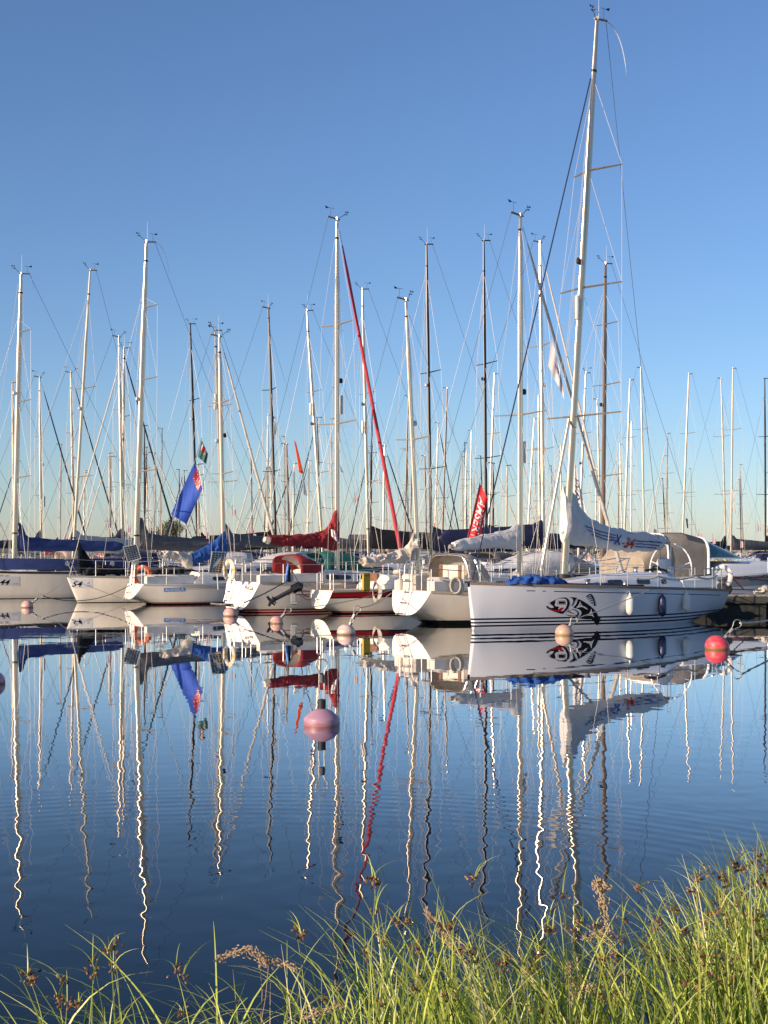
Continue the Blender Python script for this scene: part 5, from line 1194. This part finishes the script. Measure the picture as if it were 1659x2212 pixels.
# single long blades read from the photo (start, tip, droop) in photo pixels
for (x0, y0, x1, y1, Y, dr, w) in ((470, 2240, 461, 1990, 4.7, .1, .007), (390, 2260, 140, 1997, 4.6, .02, .008), (250, 2240, 233, 2020, 4.8, .06, .005), (600, 2240, 720, 2000, 4.8, .1, .005), (330, 2250, 40, 2088, 4.5, .12, .005),
    (560, 2230, 440, 2098, 4.6, .1, .004), (200, 2260, 0, 2142, 4.5, .08, .005), (1000, 2200, 918, 1868, 4.9, .1, .004), (1180, 2210, 1090, 1962, 4.9, .14, .006), (1330, 2200, 1285, 1895, 4.9, .12, .005), (1300, 2190, 1455, 2010, 4.8, .2, .005),
    (1050, 2200, 955, 1965, 4.8, .2, .006), (860, 2200, 770, 1920, 4.9, .1, .005), (1640, 2150, 1560, 1790, 5.0, .1, .006), (1600, 2150, 1520, 1780, 5.1, .1, .004), (1700, 2150, 1625, 1775, 5.0, .12, .006), (1560, 2200, 1420, 1925, 4.9, .2, .006), (1240, 2200, 1240, 1905, 4.9, .1, .005), (680, 2240, 500, 2085, 4.6, .16, .005), (620, 2230, 620, 2030, 4.8, .12, .004)):
    blade(gm, P(x0, y0 + 60, Y), P(x1, y1, Y), w, dr, G.uniform(.3, .9), 12)
tag(gm.fin('grass', GM), 'green and straw coloured shore grass along the near bank', 'grass', kind='stuff')
# reddish-brown club-rush heads, one plant each
def spikelet(mb, c, d, ln, r, tint):
    d = d.normalized(); A = d.to_track_quat('Z', 'X').to_matrix(); rows = []
    for t, rr in ((0, .3), (.2, .85), (.45, 1), (.75, .7), (1, .08)): rows.append([c + A @ Vector((rr * r * math.cos(k * 1.047), rr * r * math.sin(k * 1.047), t * ln)) for k in range(6)])
    mb.grid(rows, True); mb.upd(tint)
def clubrush(px, py, Y, s=1.0):
    hd = P(px, py, Y); bx = hd.x + G.gauss(.06, .08); base = Vector((bx, Y + G.uniform(-.1, .1), -.05 + .15 * (5.15 - Y)))
    r = empty('club_rush', base, 0, 'brown headed club-rush stem growing in the shore grass', 'plant', 'club-rush stems with brown seed heads')
    mb = Tint(); tip = hd - base; pts = blade(mb, (0, 0, 0), tip, .004, G.uniform(.02, .08), G.uniform(.2, .7), 8)
    for k in range(2):
        e = tip + Vector((G.gauss(0, .07), G.gauss(0, .05), G.uniform(.03, .11))); blade(mb, tip, e, .003, .02, G.uniform(.4, .9), 5)
    mb.fin('stem', GM, r)
    mb = Tint()
    for k in range(G.randint(7, 15)):
        off = Vector((G.gauss(0, .010), G.gauss(0, .009), G.gauss(0, .009))) * s
        spikelet(mb, tip + off, Vector((G.gauss(0, .8), G.gauss(0, .5), G.gauss(.2, .7))), .0125 * s * G.uniform(.7, 1.25), .0036 * s, G.random() ** 1.6)
    mb.fin('seed_head', SM, r)
heads = [(G.uniform(780, 1659), G.uniform(1990, 2190)) for _ in range(26)] + [(G.uniform(1500, 1659), G.uniform(1860, 2150)) for _ in range(16)] + [(60, 2105), (65, 2118), (135, 2120), (200, 2078), (232, 2055), (248, 2050), (205, 2095), (245, 2090), (125, 2160), (145, 2168), (170, 2170), (200, 2110), (395, 2110), (380, 2095), (640, 2010), (650, 2020), (395, 2190), (700, 2160),
 (805, 1898), (812, 1905), (810, 1975), (860, 1990), (882, 1992), (1025, 1900), (830, 2030), (905, 2050), (1010, 2052), (960, 2010), (1035, 2065), (1090, 2085), (1165, 2060), (1065, 2110), (1222, 2000), (1250, 2015), (1215, 1935), (1260, 1998), (1300, 2060), (1305, 2075), (1385, 1915), (1400, 2040), (1420, 2075), (1455, 1970), (1470, 2010), (1525, 1880), (1490, 1925), (1510, 1930), (1560, 1900), (1575, 1905), (1590, 1875), (1615, 1880), (1640, 1910), (1655, 1870), (1600, 1945), (1560, 1955), (1575, 1985), (1620, 1975), (1590, 2010), (1640, 2020), (1610, 2040), (1500, 2040), (1530, 2065), (1560, 2060), (1590, 2080), (1640, 2075), (1480, 2080), (1545, 2110), (1620, 2120), (1650, 2150), (1500, 2130), (1400, 2140), (1180, 2150), (1100, 2160), (900, 2130), (960, 2150), (820, 2160), (1300, 2150), (1250, 2120), (1350, 2110), (1440, 2170), (1570, 2180), (1340, 2025), (1150, 2095), (790, 2060), (1200, 2180), (1640, 1850), (1600, 1858)]
for i, (x, y) in enumerate(heads): clubrush(x, y, G.uniform(4.3, 4.75), G.uniform(.9, 1.4))
def plume(label, x0, y0, xs, Y, n=90, s=1.0):
    """dry grass plume: stem from x0,y0, head along the points xs"""
    base = P(x0, y0, Y); r = empty('dry_grass_plume', base, 0, label, 'plant', 'dry grass plumes'); W = [P(x, y, Y) - base for x, y in xs]
    mb = Tint(); mb.tube([Vector((0, 0, 0)), W[0] * .5 + Vector((.01, 0, .03)), W[0]] + W[1:], .0014, 5); mb.upd(.2); mb.fin('stem', PM, r)
    mb = Tint()
    n = int(n * 1.9)
    for k in range(n):
        t = k / n * (len(W) - 1); i = min(int(t), len(W) - 2); p = W[i].lerp(W[i + 1], t - i); d = (W[i + 1] - W[i]).normalized()
        sp = .010 * s * (1 - .5 * k / n); p = p + Vector((G.gauss(0, 1), G.gauss(0, 1), G.gauss(0, 1))) * sp
        spikelet(mb, p, d + Vector((G.gauss(0, .35), G.gauss(0, .35), G.gauss(0, .35))), .0115 * s, .0021 * s, G.random())
    mb.fin('seed_plume', PM, r)
plume('dry pale plume arching left over the dark water', 555, 2260, [(580, 2085), (540, 2050), (505, 2058), (470, 2072)], 4.6, 110)
plume('dry pale plume drooping right beside the arching plume', 560, 2262, [(560, 2062), (580, 2075), (610, 2082), (640, 2092)], 4.62, 70)
plume('long dry plume leaning left in the middle of the grass', 1060, 2240, [(1010, 2080), (980, 2040), (950, 2000), (920, 1968)], 4.7, 130, 1.1)
plume('upright curled dry plume below the tall mast reflection', 1330, 2230, [(1312, 2030), (1305, 1960), (1298, 1925), (1290, 1905), (1312, 1915)], 4.75, 130, 1.2)
plume('small dry plume pointing left at mid height', 1300, 2240, [(1330, 2035), (1300, 2022), (1262, 2028)], 4.7, 60)
plume('dry plume curving right low in the grass', 1230, 2260, [(1232, 2160), (1260, 2135), (1300, 2130)], 4.5, 60)
plume('narrow upright dry plume low right of centre', 1240, 2260, [(1238, 2150), (1232, 2110), (1226, 2080)], 4.5, 60, .8)
plume('low dry plume near the bottom edge left of centre', 650, 2262, [(655, 2200), (690, 2185), (740, 2172)], 4.45, 50, .9)
